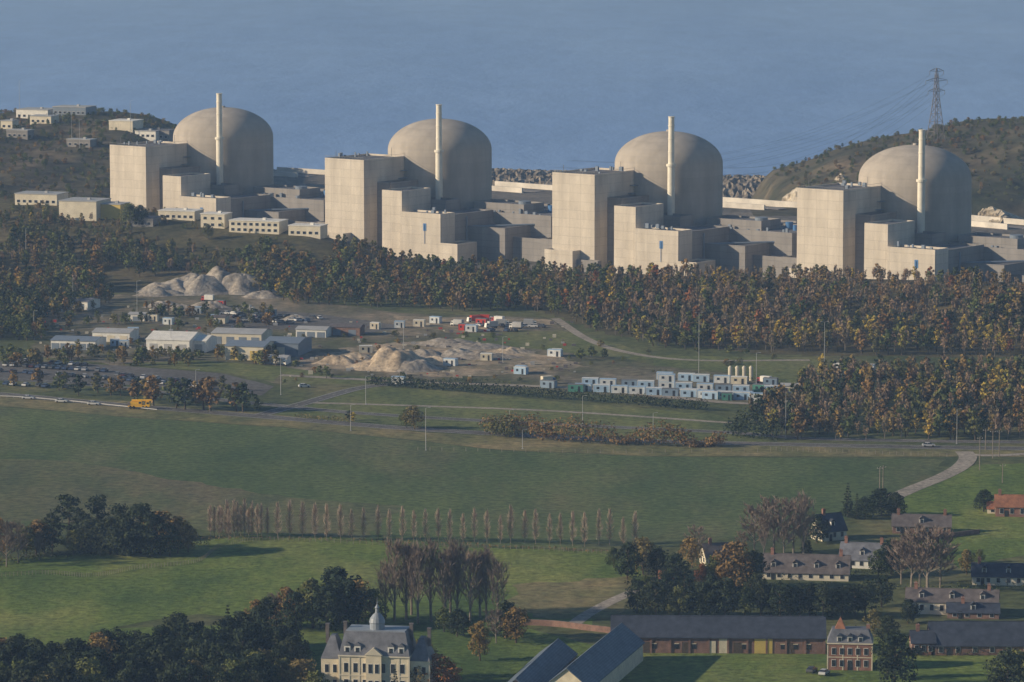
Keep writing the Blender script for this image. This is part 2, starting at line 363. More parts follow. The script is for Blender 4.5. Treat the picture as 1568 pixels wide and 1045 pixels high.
# ------------------------------------------------------------------ trees
def leaves(mb,c,rad,n,size,mi,squash=(1,1,1),inner=.55,vert=0):
    d=rng.normal(size=(n,3)); d/=np.linalg.norm(d,axis=1)[:,None]
    rr=rng.uniform(inner,1,(n,1))*rad
    P=np.array(c)+d*rr*np.array(squash)
    nn=d+rng.normal(size=(n,3))*.55; nn[:,2]+=.25; nn/=np.linalg.norm(nn,axis=1)[:,None]
    t=np.cross(nn,rng.normal(size=(n,3))); t/=np.linalg.norm(t,axis=1)[:,None]+1e-9
    if vert: t=t*(1-vert)+np.array([0,0,1.0])*vert; t/=np.linalg.norm(t,axis=1)[:,None]+1e-9
    b=np.cross(nn,t); s=size*rng.uniform(.55,1.25,(n,1))*.5
    k=rng.uniform(.5,1.1,(n,4,1)); asp=1+vert*2
    o=len(mb.v)
    Q=np.stack([P+t*s*asp*k[:,0],P+b*s*k[:,1],P-t*s*asp*k[:,2],P-b*s*k[:,3]],1).reshape(-1,3)
    mb.v+= [tuple(q) for q in Q.tolist()]
    mb.f+= [(o+4*i,o+4*i+1,o+4*i+2,o+4*i+3) for i in range(n)]; mb.m+= [mi]*n
def broad(name,fol,h=10,w=7,base=.25,nl=11,n=60,size=.9,bark='bark',core=2):
    mb=MB(); lean=(ru(-.4,.4),ru(-.4,.4))
    mb.tube((0,0,-.3),(lean[0],lean[1],h*.45),h*.03,h*.018,6,0,False)
    mb.tube((lean[0],lean[1],h*.45),(lean[0]*1.3,lean[1]*1.3,h*.85),h*.018,h*.006,5,0,False)
    for i in range(nl):
        t=i/(nl-1); z=h*(base+.12+(.86-base)*t*.95); env=math.sin(math.pi*min(1,.22+.72*t))
        a=i*2.4+ru(-.4,.4); r=w/2*env*ru(.45,.85)
        lr=w*ru(.17,.27)*(1.15-.4*t)
        c=(lean[0]+r*math.cos(a),lean[1]+r*math.sin(a),min(z,h-lr*.8))
        mb.tube((lean[0]*.8,lean[1]*.8,h*(.2+.5*t)),c,h*.012,h*.004,3,0,False)
        leaves(mb,c,lr,n,size,1,(1,1,.8))
    leaves(mb,(0,0,h*.55),w*.33,int(n*core),size,1,(1,1,1.1),.3)
    return mb.mesh(name,[M[bark],fol])
def conifer(name,fol,h=12,w=5,n=50,size=.7):
    mb=MB(); mb.tube((0,0,-.3),(0,0,h*.97),h*.02,.03,6,0,False)
    L=13
    for i in range(L):
        t=i/(L-1); z=h*(.1+.86*t); r=w/2*(1-t)**.8*ru(.8,1.15)+.25
        k=max(3,int(7*(1-t)))
        for j in range(k):
            a=j*2*math.pi/k+i*.9+ru(-.3,.3); q=r*ru(.75,1.1)
            c=(q*.65*math.cos(a),q*.65*math.sin(a),z-q*.15)
            mb.tube((0,0,z),(q*math.cos(a),q*math.sin(a),z-q*.3),.06,.02,3,0,False)
            leaves(mb,c,max(.35,q*.5),max(8,int(n*(1-t)*.6)),size,1,(1,1,.45),.2)
    return mb.mesh(name,[M['bark'],fol])
def pine(name,fol,h=12,w=9,n=80,size=.7):
    mb=MB(); mb.tube((0,0,-.3),(.4,.2,h*.8),h*.028,h*.01,6,0,False)
    for i in range(16):
        t=i/15; z=h*(.26+.68*t); a=i*2.4; r=w/2*ru(.3,.85)*(1-.55*t)
        c=(r*math.cos(a),r*math.sin(a),z)
        mb.tube((.2,.1,z-h*.06),c,.12,.04,4,0,False); leaves(mb,c,w*.18,n,size,1,(1.25,1.25,.6),.3)
    return mb.mesh(name,[M['bark'],fol])
def bare(name,twig,h=12,w=8,limbs=26,base=.2,up=.9,bark='palebark',tw=.075,sub=6,tn=9):
    mb=MB(); lean=Vector((ru(-.5,.5),ru(-.5,.5),0))
    mb.tube((0,0,-.3),lean*.5+Vector((0,0,h*.5)),h*.02,h*.011,6,0,False); mb.tube(lean*.5+Vector((0,0,h*.5)),lean+Vector((0,0,h*.92)),h*.011,h*.003,5,0,False)
    def tri(p,q,wd):
        s=(q-p).cross(Vector((R()-.5,R()-.5,R()-.5))).normalized()*wd; mb.add([p-s,p+s,q],[(0,1,2)],1)
    for i in range(limbs):
        t=base+(.95-base)*(i+R())/limbs; a=i*2.4+ru(-.5,.5); env=math.sin(math.pi*min(.96,.25+(t-base)/(1-base)*.72))**.8
        l=w/2*env*ru(.85,1.25); p=lean*t+Vector((0,0,h*t*.9)); d=Vector((math.cos(a),math.sin(a),up*ru(.7,1.3))).normalized()
        l2=l/math.hypot(d.x,d.y)*.8; l2=min(l2,(h-p.z)*1.0); q=p+d*l2; mb.tube(p,q,h*.006,h*.002,4,0,False)
        for j in range(sub):
            tt=ru(.3,1); pp=p.lerp(q,tt); dd=(d+Vector((ru(-1,1),ru(-1,1),ru(0,.9)))*.7).normalized(); qq=pp+dd*l2*ru(.25,.5)
            mb.tube(pp,qq,h*.0028,h*.0012,3,1,False)
            for k in range(tn):
                p3=pp.lerp(qq,ru(.1,1)); d3=(dd+Vector((ru(-1,1),ru(-1,1),ru(-.2,1)))*.8).normalized(); tri(p3,p3+d3*ru(.5,1.3)*h/12,tw)
    return mb.mesh(name,[M[bark],twig])
def poplar(name,twig,h=12,w=2.8,n=360):
    mb=MB(); mb.tube((0,0,-.3),(0,0,h*.9),h*.007,h*.002,5,0,False)
    for i in range(n):
        t=ru(.1,1)**.85; z=h*t*.88; a=ru(0,6.28); l=h*ru(.05,.12); env=math.sin(math.pi*min(.97,t*.78+.14))
        r0=ru(0,.6)*w/2*env; r1=r0+w/2*env*ru(.2,.6)
        p=Vector((r0*math.cos(a),r0*math.sin(a),z)); q=Vector((r1*math.cos(a),r1*math.sin(a),z+l))
        s=Vector((-math.sin(a+R()),math.cos(a+R()),0))*.06
        mb.add([p-s,p+s,q],[(0,1,2)],1)
    return mb.mesh(name,[M['palebark'],twig])
def uptree(name,fol,h=11,w=3.8,n=190,size=.8):
    mb=MB()
    for k in range(3):
        a=ru(0,6.28); mb.tube((0,0,-.3),(w*.3*math.cos(a),w*.3*math.sin(a),h*ru(.75,.95)),.14,.03,3,0,False)
    for k in range(7):
        a=ru(0,6.28); r=w*.28; t=ru(.42,.86)
        leaves(mb,(r*math.cos(a),r*math.sin(a),h*t),w*.3,n//7,size,1,(1,1,1.9),.2,.55)
    return mb.mesh(name,[M['palebark'],fol])
LO=dict(nl=9,n=24,size=1.3,core=1.6)
TP={
 'green':[broad('green_tree_far',f_green,10,ru(6,7.5),.15,**LO) for _ in range(3)],
 'aut':[broad('autumn_tree_far',f_aut,10,ru(5.6,7),.16,**LO) for _ in range(4)],
 'org':[broad('orange_tree_far',f_org,9,5.5,.16,**LO) for _ in range(2)],
 'yel':[broad('yellow_tree_far',f_yel,9,4.6,.2,8,26,.95) for _ in range(2)],
 'brn':[uptree('brown_tree_far',f_brn) for _ in range(4)],
 'dark':[broad('dark_tree_far',f_dark,10,7,.15,**LO) for _ in range(2)],
 'ngreen':[broad('green_tree_near',f_green,10,ru(7.5,9),.12,15,120,.6) for _ in range(3)],
 'naut':[broad('autumn_tree_near',f_aut,10,ru(7,9),.12,15,110,.6) for _ in range(3)],
 'norg':[broad('orange_tree_near',f_org,10,8,.12,14,110,.55) for _ in range(2)],
 'ndark':[broad('dark_tree_near',f_dark,10,ru(7.6,9),.05,17,120,.62) for _ in range(3)],
 'con':[conifer('conifer_near',f_dark) for _ in range(2)],
 'pine':[pine('pine_near',f_dark) for _ in range(3)],
 'bare':[bare('bare_tree_near',f_twig) for _ in range(3)],
 'bareN':[bare('slender_bare_tree_near',f_twig,14,4.4,34,.16,2.4,sub=5,tn=8,tw=.05) for _ in range(3)],
 'pop':[poplar('poplar_near',f_poplar) for _ in range(4)],
 'bush':[broad('bush_far',f_aut,4,5,.0,8,22,.9),broad('bush_far',f_green,4,5,.0,8,22,.9),broad('bush_far',f_green,4,5.5,.0,8,22,.9)],
}
TH={k:max(v[2] for v in [tuple(q.co) for q in TP[k][0].vertices]) for k in TP}
def tree(name,kind,x,y,h,parent=None,z=None,wide=1.0):
    me=random.choice(TP[kind]); s=h/TH[kind]
    if z is None: z=float(terrain(x,y))
    return link(name,me,parent,(x,y,z),ru(0,6.28),(s*wide*ru(.9,1.1),s*wide*ru(.9,1.1),s))
def pick(w): 
    ks=list(w); return random.choices(ks,[w[k] for k in ks])[0]
_cache={}
def arrays(me):
    if me.name not in _cache:
        nv,nl,npo=len(me.vertices),len(me.loops),len(me.polygons)
        co=np.empty(nv*3,np.float32); me.vertices.foreach_get('co',co)
        lv=np.empty(nl,np.int32); me.loops.foreach_get('vertex_index',lv)
        ls=np.empty(npo,np.int32); me.polygons.foreach_get('loop_start',ls)
        mi_=np.empty(npo,np.int32); me.polygons.foreach_get('material_index',mi_)
        _cache[me.name]=(co.reshape(-1,3),lv,ls,mi_,[m.name for m in me.materials])
    return _cache[me.name]
def mass(name,items):
    """one mesh holding a whole wood; per-tree tint stored as a face attribute"""
    V_=[];Lv=[];Ls=[];Mi=[];Ti=[];mats=[];ov=ol=0
    for(kind,x,y,z,h,wide) in items:
        me=random.choice(TP[kind]); s=h/TH[kind]; co,lv,ls,mi_,mn=arrays(me)
        for q in mn:
            if q not in mats: mats.append(q)
        a=ru(0,6.28); c,s_=math.cos(a),math.sin(a); w=s*wide*ru(.88,1.12)
        P=np.empty_like(co); P[:,0]=(co[:,0]*c-co[:,1]*s_)*w+x; P[:,1]=(co[:,0]*s_+co[:,1]*c)*w+y; P[:,2]=co[:,2]*s+z
        V_.append(P); Lv.append(lv+ov); Ls.append(ls+ol); Mi.append(np.array([mats.index(q) for q in mn],np.int32)[mi_]); Ti.append(np.full(len(ls),R(),np.float32))
        ov+=len(co); ol+=len(lv)
    if not V_: return
    V_=np.concatenate(V_);Lv=np.concatenate(Lv);Ls=np.concatenate(Ls);Mi=np.concatenate(Mi);Ti=np.concatenate(Ti)
    me=bpy.data.meshes.new(name); me.vertices.add(len(V_)); me.loops.add(len(Lv)); me.polygons.add(len(Ls))
    me.vertices.foreach_set('co',V_.ravel()); me.loops.foreach_set('vertex_index',Lv.astype(np.int32)); me.polygons.foreach_set('loop_start',Ls.astype(np.int32))
    for q in mats: me.materials.append(bpy.data.materials[q])
    me.polygons.foreach_set('material_index',Mi)
    at=me.attributes.new('tint','FLOAT','FACE'); at.data.foreach_set('value',Ti)
    me.update(calc_edges=True); link(name,me)
def woods(name,region,spacing,weights,hr,bounds,hf=None):
    x0,x1,y0,y1=bounds; it=[]
    yy=y0
    while yy<y1:
        xx=x0
        while xx<x1:
            x=xx+ru(-.48,.48)*spacing; y=yy+ru(-.48,.48)*spacing
            if region(x,y):
                w=weights(x,y) if callable(weights) else weights
                it.append((pick(w),x,y,float(terrain(x,y)),ru(*hr)*(hf(x,y) if hf else 1)*(1+.35*noise.noise(Vector((x*.03,y*.03,3)))),1.0))
            xx+=spacing
        yy+=spacing*.95
    mass(name,it)
def px_in(x,y,u0,u1):
    u=784+x*FPX/y; return u0<=u<=u1
def reg_mid(x,y):
    lo=np.interp(x,[-118,-95,-20,15,40,60,140,300],[1885,1830,1800,1800,1715,1675,1655,1640])
    hi=ycrest(x)+2-(58 if x<-82 else 0)
    return lo<y<hi and R()<.9
def w_mid(x,y):
    n=noise.noise(Vector((x*.018,y*.018,1.3)))
    r=float(ss(0,60,x))
    if y<1702 and x>30: return {'brn':.35,'yel':.45,'aut':.3,'green':.2,'org':.08}
    w={'green':.5*(1-r)+.12,'aut':.42*(1-r)+.25,'brn':.14+.85*r,'dark':.04,'yel':.05,'org':.04}
    if n>.2: w['dark']+=.08; w['green']+=.4
    if x>185: w['aut']+=.6; w['dark']+=.1;w['green']+=.3
    return w
woods('woodland',reg_mid,6.2,w_mid,(6.8,10),(-118,290,1640,2000),hf=lambda x,y: 1-.28*float(ss(ycrest(x)-60,ycrest(x),y)))
def reg_left(x,y):
    lo=np.interp(x,[-300,-245,-185,-180,-118],[1850,1850,1875,1915,1905])
    if x>-178: return lo<y<ycrest(x)-62
    return lo<y<ycrest(x)-40 and not (noise.noise(Vector((x*.03,y*.03,11)))>.3)
woods('woodland',reg_left,6.2,{'green':.5,'dark':.1,'aut':.5,'brn':.2,'yel':.03},(6.6,9.4),(-290,-118,1850,2110),hf=lambda x,y: 1-.4*float(ss(ycrest(x)-115,ycrest(x)-50,y)))
woods('scrub_thicket',lambda x,y: ycrest(x)-58<y<ycrest(x)+8 and noise.noise(Vector((x*.04,y*.04,2)))>.05,6,{'green':.4,'bush':.7,'aut':.3},(1.8,3.3),(-290,-85,1930,2120))
def reg_r2(x,y):
    u=784+x*FPX/y; lim=np.interp(y,[1425,1480,1530,1600],[1195,1150,1215,1265])
    return u>lim and 1425<y<1600-(12 if u<1350 else 0) and R()<.92
woods('woodland',reg_r2,6.2,lambda x,y:{'brn':.55,'aut':.4,'green':.2,'yel':.07,'dark':.06+.4*(px_in(x,y,1100,1215))},(6.8,10),(75,270,1425,1610))
woods('woodland',lambda x,y: (784+x*FPX/y)<np.interp(y,[1700,1760,1850],[60,50,190]) and y<1850,6,{'green':.5,'dark':.15,'aut':.4},(6.5,9),(-290,-150,1700,1850))
woods('scrub_thicket',lambda x,y: x<-150 and (terrain(x,y)>5) and y<2490 and R()<.8,6.6,{'bush':1,'dark':.1,'green':.1},(1.5,3.2),(-330,-150,2120,2500))
woods('scrub_thicket',lambda x,y: x>140 and noise.noise(Vector((x*.02,y*.02,9)))>-.4 and terrain(x,y)>7,6.8,{'bush':1,'dark':.08},(1.2,3.0),(140,330,2215,2430))
it=[]
for (u,v,hp) in [(185,606,32),(210,612,36),(235,622,50),(262,612,36),(283,628,52),(300,618,36),(322,630,56),(350,620,34),(372,632,50),(340,600,26),(120,606,34),(90,598,30),(60,592,30),(20,592,26),(150,602,34),(100,590,22),(395,630,22),(312,628,48),(362,630,46),(222,618,40),(205,614,34),(170,606,30),(270,626,44)]:
    x,y=G(u,v); it.append((pick({'green':.7,'aut':.4,'dark':.15}),x,y,0,hp*y/FPX,1.15))
mass('roadside_tree_belt',it)
x,y=G(635,658); tree('oak_tree','naut',x,y,8.6,wide=1.2); 
x,y=G(622,656); tree('oak_tree','ngreen',x,y,6.6)
def leafrow(name,uv,w,h,fol,dens=5,size=.7,lump=.35,zj=None):
    pts=smoothline([G(*p) for p in uv],10); mb=MB()
    for i in range(len(pts)-1):
        a,b=pts[i],pts[i+1]; L=(b-a).length; k=max(1,int(L/1.6))
        for j in range(k):
            p=a.lerp(b,j/k); hh=h*(1+lump*noise.noise(Vector((p.x*.12,p.y*.12,0)))*2)
            leaves(mb,(p.x,p.y+ru(-w,w)*.3,hh*.5),w*.6,int(dens*w*2),size,0,(1,1,hh*.5/(w*.6)),.4)
    return mb.obj(name,[fol])
leafrow('clipped_hedge',[(566,590),(700,600),(850,612),(960,620),(1085,630)],3.6,4.4,f_dark,9,.8,.08)
leafrow('shrub_row',[(745,664),(800,670),(850,676),(920,680),(1000,683),(1060,684),(1108,684)],6,7.4,f_aut,9,.85,.6)
leafrow('shrub_row',[(750,668),(790,672)],6,9,f_green,7,.85,.3)
leafrow('shrub_row',[(1120,668),(1150,672),(1195,674)],6,9.5,f_dark,7,.85,.4)
leafrow('low_hedge',[(455,640),(500,645),(545,648)],1.5,2.2,f_aut,6,.6)
leafrow('low_hedge',[(600,590),(700,583),(790,588)],1.5,1.5,f_green,5,.6)
leafrow('low_hedge',[(1000,571),(1100,578),(1230,592)],1.5,1.5,f_green,5,.6)
us=list(np.arange(322,402,6))+list(np.arange(408,975,18.8))
for u in us:
    v=822+(u-322)*.024; x,y=G(u+ru(-2,2),v+ru(-2,2)); tree('poplar_tree','pop',x,y,ru(48,64)*y/FPX,wide=1.3)
leafrow('tall_grass_bank',[(290,826),(400,826),(560,830),(760,838),(960,848)],1.2,1.1,f_aut,4,.5)
def grove(name,lst,single=None):
    for (u,v,hp,kind,*wd) in lst:
        x,y=G(u,v); tree(single or name,kind,x,y,hp*y/FPX,wide=wd[0] if wd else 1)
grove('pine_tree',[(105,832,80,'pine'),(150,828,74,'pine'),(80,844,62,'pine'),(185,842,74,'pine'),(125,840,60,'pine')])
grove('dark_oak_tree',[(215,848,80,'ndark',1.15),(245,850,70,'naut',1.2),(140,848,56,'ndark',1.25),(55,850,56,'naut',1.1),(272,848,60,'naut',1.1),(168,850,62,'ndark',1.2),(195,852,62,'ndark',1.2),(232,852,70,'ndark'),(112,850,40,'ngreen',1.2),(68,848,48,'ndark'),(40,852,50,'ngreen'),(288,846,44,'naut'),(260,852,50,'ngreen')])
grove('bare_tree',[(10,868,78,'bare'),(28,862,70,'bare'),(350,828,32,'bare'),(60,858,50,'bareN'),(-5,860,70,'naut')])
leafrow('bramble_hedge',[(-40,868),(30,862),(120,852),(200,850),(330,836)],2.4,2.8,f_green,7,.55,.5)
it=[]
for i in range(170):
    u=ru(-60,505); top=np.interp(u,[-60,0,60,130,200,300,380,440,500],[968,968,972,970,958,928,922,930,950])
    d=R(); v=np.interp(d,[0,1],[top+66,1095]); 
    if u>455 and v>1010: continue
    x,y=G(u,v); h=ru(56,76)*(1+d*.15)*y/FPX
    it.append((pick({'ndark':.75,'ngreen':.15,'naut':.08,'pine':.25,'con':.08}),x,y,0,h,1.0))
mass('dark_woodland',it)
grove('orange_tree',[(330,1075,50,'norg',1.3),(300,1075,45,'norg',1.3),(670,1060,62,'norg',1.3),(650,1040,66,'naut'),(690,1055,45,'norg'),(640,1062,50,'naut')])
grove('oak_tree',[(515,955,92,'ndark',1.1),(480,962,80,'ngreen',1.1),(548,958,74,'naut'),(570,958,60,'ngreen'),(530,965,80,'ndark'),(500,968,76,'ndark'),(455,965,62,'ndark'),(462,1075,70,'naut',1.2),(435,1070,66,'ngreen'),(775,978,62,'ndark'),(790,985,58,'naut'),(735,1012,64,'naut',.9),(760,985,58,'bare'),(605,1072,50,'con'),(484,1090,66,'ngreen'),(700,975,46,'ndark'),(680,968,40,'ngreen')])
grove('tall_bare_tree',[(604,952,140,'bareN'),(622,950,130,'bareN'),(640,955,134,'bareN'),(660,952,142,'bareN'),(682,955,128,'bareN'),(700,950,138,'bareN'),(720,954,124,'bareN'),(745,950,128,'bareN'),(762,955,112,'bareN'),(590,950,100,'bareN'),(630,942,118,'bareN'),(690,944,122,'bareN'),(735,946,112,'bareN')])
grove('oak_tree',[(440,962,66,'naut'),(420,960,58,'bare'),(410,962,50,'ndark'),(395,962,46,'naut')])
grove('dark_oak_tree',[(960,888,60,'ndark'),(985,880,60,'naut'),(1005,885,50,'ndark'),(940,870,34,'ngreen'),(1035,905,60,'ndark'),(1065,862,62,'bare'),(1060,870,50,'naut'),(1095,900,52,'ngreen'),(1125,905,80,'naut'),(1150,900,60,'ndark'),(975,940,56,'ndark'),(1005,945,60,'ndark'),(1040,945,50,'ngreen'),(1075,945,56,'ndark'),(1110,946,64,'ndark'),(1140,945,50,'ngreen'),(1075,900,40,'norg',.8),(1105,905,42,'naut',.8),
 (1350,790,44,'ndark',1.3),(1372,792,40,'ndark'),(1325,795,36,'ndark'),(1250,832,46,'ndark'),(1506,784,36,'ndark',1.1),(1345,885,46,'ngreen'),(1365,880,56,'ndark'),(1480,880,40,'naut'),(1545,1075,84,'ndark',1.1),(1370,1052,90,'ndark',.9),(1358,1040,60,'ngreen'),(1500,862,22,'ngreen'),(1560,1060,70,'ngreen'),(1020,925,50,'ndark'),(1055,928,46,'ndark'),(1090,930,52,'ndark'),(990,925,46,'ngreen'),(1160,925,50,'ndark'),(1400,935,36,'ndark'),(1340,975,44,'naut'),(1360,990,50,'ndark')])
grove('conifer_tree',[(1298,792,54,'con'),(1312,795,40,'con'),(1310,1000,44,'con',.8),(1235,850,50,'con'),(1048,935,70,'con'),(1022,900,60,'con')])
grove('pine_tree',[(1165,946,60,'pine'),(1195,950,62,'pine'),(1225,948,58,'pine'),(1260,950,62,'pine'),(1290,948,56,'pine'),(1325,945,58,'pine'),(1180,944,52,'ndark'),(1240,944,54,'ndark'),(1310,944,52,'ndark'),(1350,930,50,'ndark'),(1275,946,46,'ndark'),(1390,955,40,'ndark'),(1210,946,48,'ndark')])
grove('large_bare_tree',[(1155,850,84,'bare',1.2),(1185,848,94,'bare',1.2),(1215,850,96,'bare',1.1),(1230,855,110,'bareN'),(1170,856,84,'bareN'),(1395,900,96,'bare',1.2),(1420,905,108,'bare',1.3),(1440,900,96,'bare',1.2),(1380,895,80,'bare'),(1135,850,40,'bare'),(1200,856,90,'bare'),(1408,900,100,'bare')])
leafrow('garden_hedge',[(960,898),(1040,905),(1160,898)],2,2.5,f_dark,6,.5,.5)
leafrow('garden_hedge',[(1350,902),(1480,905),(1600,902)],1.6,2.2,f_green,6,.5,.4)
leafrow('garden_hedge',[(1200,890),(1300,884),(1372,880)],1.6,3,f_dark,6,.5,.4)
leafrow('garden_hedge',[(1345,1003),(1420,1006),(1600,1000)],1.6,2.4,f_dark,6,.5,.4)
# ------------------------------------------------------------------ reactor units
RA=math.atan2(-.603,.798)
def windows(mb,x0,x1,zs,nx_,y,w,h,mi=1,mf=2,axis='y',out=-1):
    for z in zs:
        for i in range(nx_):
            c=x0+(i+.5)*(x1-x0)/nx_
            if axis=='y':
                mb.box(c-w/2-.1,c+w/2+.1,min(y,y+out*.06),max(y,y+out*.06),z-.1,z+h+.1,mf)
                mb.box(c-w/2,c+w/2,min(y+out*.062,y+out*.09),max(y+out*.062,y+out*.09),z,z+h,mi)
            else:
                mb.box(min(y,y+out*.06),max(y,y+out*.06),c-w/2-.1,c+w/2+.1,z-.1,z+h+.1,mf)
                mb.box(min(y+out*.062,y+out*.09),max(y+out*.062,y+out*.09),c-w/2,c+w/2,z,z+h,mi)
def unit(x,y):
    r=empty('nuclear_reactor_unit',(x,y,3),RA)
    mb=MB(); Rr=25.2; sp_=46.5; rise=15; pr=[(Rr,-4),(Rr,8),(Rr,20),(Rr,32),(Rr,42)]
    for i in range(0,19):
        a=math.pi/2*i/18; pr.append((max(.01,Rr*math.cos(a)) if i<18 else .01,sp_+rise*math.sin(a)))
    mb.lathe(pr,96,0); mb.lathe([(1.2,61.4),(1.2,62.2),(.01,62.3)],12,0)
    mb.obj('containment_dome',[M['dome']],r,smooth=True)
    mb=MB(); cx,cy=17.2,-22.6
    mb.tube((cx,cy,14),(cx,cy,47.5),1.75,1.7,20); mb.tube((cx,cy,47.5),(cx,cy,48.6),2.3,2.3,20); mb.tube((cx,cy,48.6),(cx,cy,70),1.45,1.35,20); mb.tube((cx,cy,70),(cx,cy,70.4),1.55,1.55,20)
    for z in(54,60,66): mb.tube((cx,cy,z),(cx,cy,z+.25),1.6,1.6,20)
    mb.obj('vent_stack',[M['stack']],r)
    mb=MB()
    def blk(x0,x1,y0,y1,h,mi=0,par=True):
        mb.box(x0,x1,y0,y1,-5,h,mi)
        mb.box(x0+.5,x1-.5,y0+.5,y1-.5,h,h+.05,1)
        if par:
            for a in((x0,x1,y0,y0+.4),(x0,x1,y1-.4,y1),(x0,x0+.4,y0+.4,y1-.4),(x1-.4,x1,y0+.4,y1-.4)): mb.box(*a,h,h+.9,mi)
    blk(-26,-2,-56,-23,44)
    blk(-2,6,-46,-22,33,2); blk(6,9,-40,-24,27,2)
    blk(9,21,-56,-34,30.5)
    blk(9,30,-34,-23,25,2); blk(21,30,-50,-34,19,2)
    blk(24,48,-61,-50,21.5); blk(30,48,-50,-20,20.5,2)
    blk(48,70,-40,-12,14.5,2); blk(26,82,-20,16,19.5,2); blk(30,60,-12,4,23,2)  # blocks right of the dome: their shade is put into the darker concrete colour
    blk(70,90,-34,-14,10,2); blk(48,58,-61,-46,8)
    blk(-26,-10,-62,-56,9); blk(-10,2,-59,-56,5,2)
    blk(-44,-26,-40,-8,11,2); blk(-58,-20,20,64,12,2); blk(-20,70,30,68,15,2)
    mb.obj('service_buildings',[M['conc'],M['roofgrey'],M['concdark']],r)
    mb=MB()
    for (a,b,z,n) in((-26,-2,44.9,7),(24,48,22.3,5),(30,80,19.6,10),(-20,60,15.1,8)):
        for i in range(n):
            X0=ru(a+1,b-2); Y0={44.9:ru(-54,-28),22.3:ru(-60,-52),19.6:ru(-18,-13),15.1:ru(35,64)}[z]; s=ru(.6,1.8)
            mb.box(X0,X0+s,Y0,Y0+s*.8,z,z+ru(.7,2.2),0)
    for k in range(6):
        z0=20+k*3.6; mb.box(-1.9,.4,-30+ (k%2)*1.4,-26+(k%2)*1.4,z0,z0+.25,0)
    mb.tube((50,-39,15),(80,-13,16),.5,.5,8); mb.tube((49,-42,5),(49,-42,20),.4,.4,8)
    for k in range(6): mb.box(48.02,48.15,-58+k*6,-55.5+k*6,6,9,0)
    for k in range(9): mb.box(30+k*5.5,33+k*5.5,-20.15,-20.02,8,10,0)
    mb.tube((56,-6,19.5),(56,-6,25),3,3,16)
    mb.obj('roof_plant',[M['bluegrey']],r)
    mb=MB(); mb.box(37.8,39.6,-61.12,-61.02,14,17.5,0); mb.tube((38.7,-61.3,17),(38.7,-61.3,8),.12,.12,6,0)
    mb.tube((66,2,19.5),(66,2,22.8),1.8,1.8,14,0); mb.tube((72,-2,19.5),(72,-2,22),1.2,1.2,14,0)
    mb.obj('blue_tanks_and_door',[M['blue']],r)
    mb=MB()
    for k in range(25): mb.tube((-26+k,-55.8,44.9),(-26+k,-55.8,46),.05,.05,4)
    mb.tube((-26,-55.8,46),(-2,-55.8,46),.06,.06,4); mb.tube((-2.2,-55.8,46),(-2.2,-24,46),.06,.06,4)
    mb.tube((-24,-50,44.9),(-24,-50,48),.12,.12,6); mb.tube((-6,-30,44.9),(-6,-30,49),.1,.1,6)
    mb.obj('roof_railings',[M['steel']],r)
for (x,y) in((-145.5,2135),(-35,2054),(73,1972),(180,1890)): unit(x,y)
for (u0,v0,u1,v1) in((436,264,500,268),(770,286,850,292),(1120,311,1220,318),(1488,338,1600,348)):
    x0,y0=G(u0,v0,3); x1,y1=G(u1,v1,3); L=math.hypot(x1-x0,y1-y0); a=math.atan2(y1-y0,x1-x0)
    mb=MB(); mb.box(-6,L+10,0,1.2,-8,2.8,0)
    mb.box(-10,L*.9,-24,-22.8,0,2.8,0); mb.box(-14,L,-17,-9,.02,.3,1)
    mb.obj('quay_wall',[M['quay'],M['concdark']],None,(x0,y0,3),a)
mb=MB()
nxr,nyr=170,26; vs=[]
for j in range(nyr):
    for i in range(nxr):
        x=-85+i*1.55; y=2490-.32*x+j*6.0
        prof=math.sin(math.pi*min(1,max(0,(j/(nyr-1)))))**.6
        z=-14+9.5*prof+ru(-1.3,1.3)
        vs.append((x+ru(-.6,.6),y+ru(-1.6,1.6),z))
fs=[(j*nxr+i,j*nxr+i+1,(j+1)*nxr+i+1,(j+1)*nxr+i) for j in range(nyr-1) for i in range(nxr-1)]
mb.add(vs,fs); mb.obj('riprap_breakwater',[M['rock']])
def cliff(name,u0,v0,u1,v1,hm,steps=3):
    xa,ya=G(u0,v0,8); xb,yb=G(u1,v1,8); L=math.hypot(xb-xa,yb-ya); a=math.atan2(yb-ya,xb-xa); mb=MB(); n=40; rows=7
    vs=[]
    for j in range(rows):
        for i in range(n):
            t=i/(n-1); e=math.sin(math.pi*min(1,max(0,t)))**.35*(.75+.5*noise.noise(Vector((t*6,u0,0))))
            z=-8+ (8+hm*e)*j/(rows-1); vs.append((L*t+ru(-.5,.5),(j//2)*2.2+ru(-.9,.9),z+ru(-.4,.4)))
    for i in range(n):
        t=i/(n-1); vs.append((L*t,30,-8+hm*.6))
    mb.add(vs,[(j*n+i,j*n+i+1,(j+1)*n+i+1,(j+1)*n+i) for j in range(rows) for i in range(n-1)])
    return mb.obj(name,[M['chalk']],None,(xa,ya,6),a)
cliff('chalk_cliff',1188,300,1262,308,9); cliff('chalk_cliff',1235,288,1330,296,10); cliff('chalk_cliff',1486,322,1524,328,5)
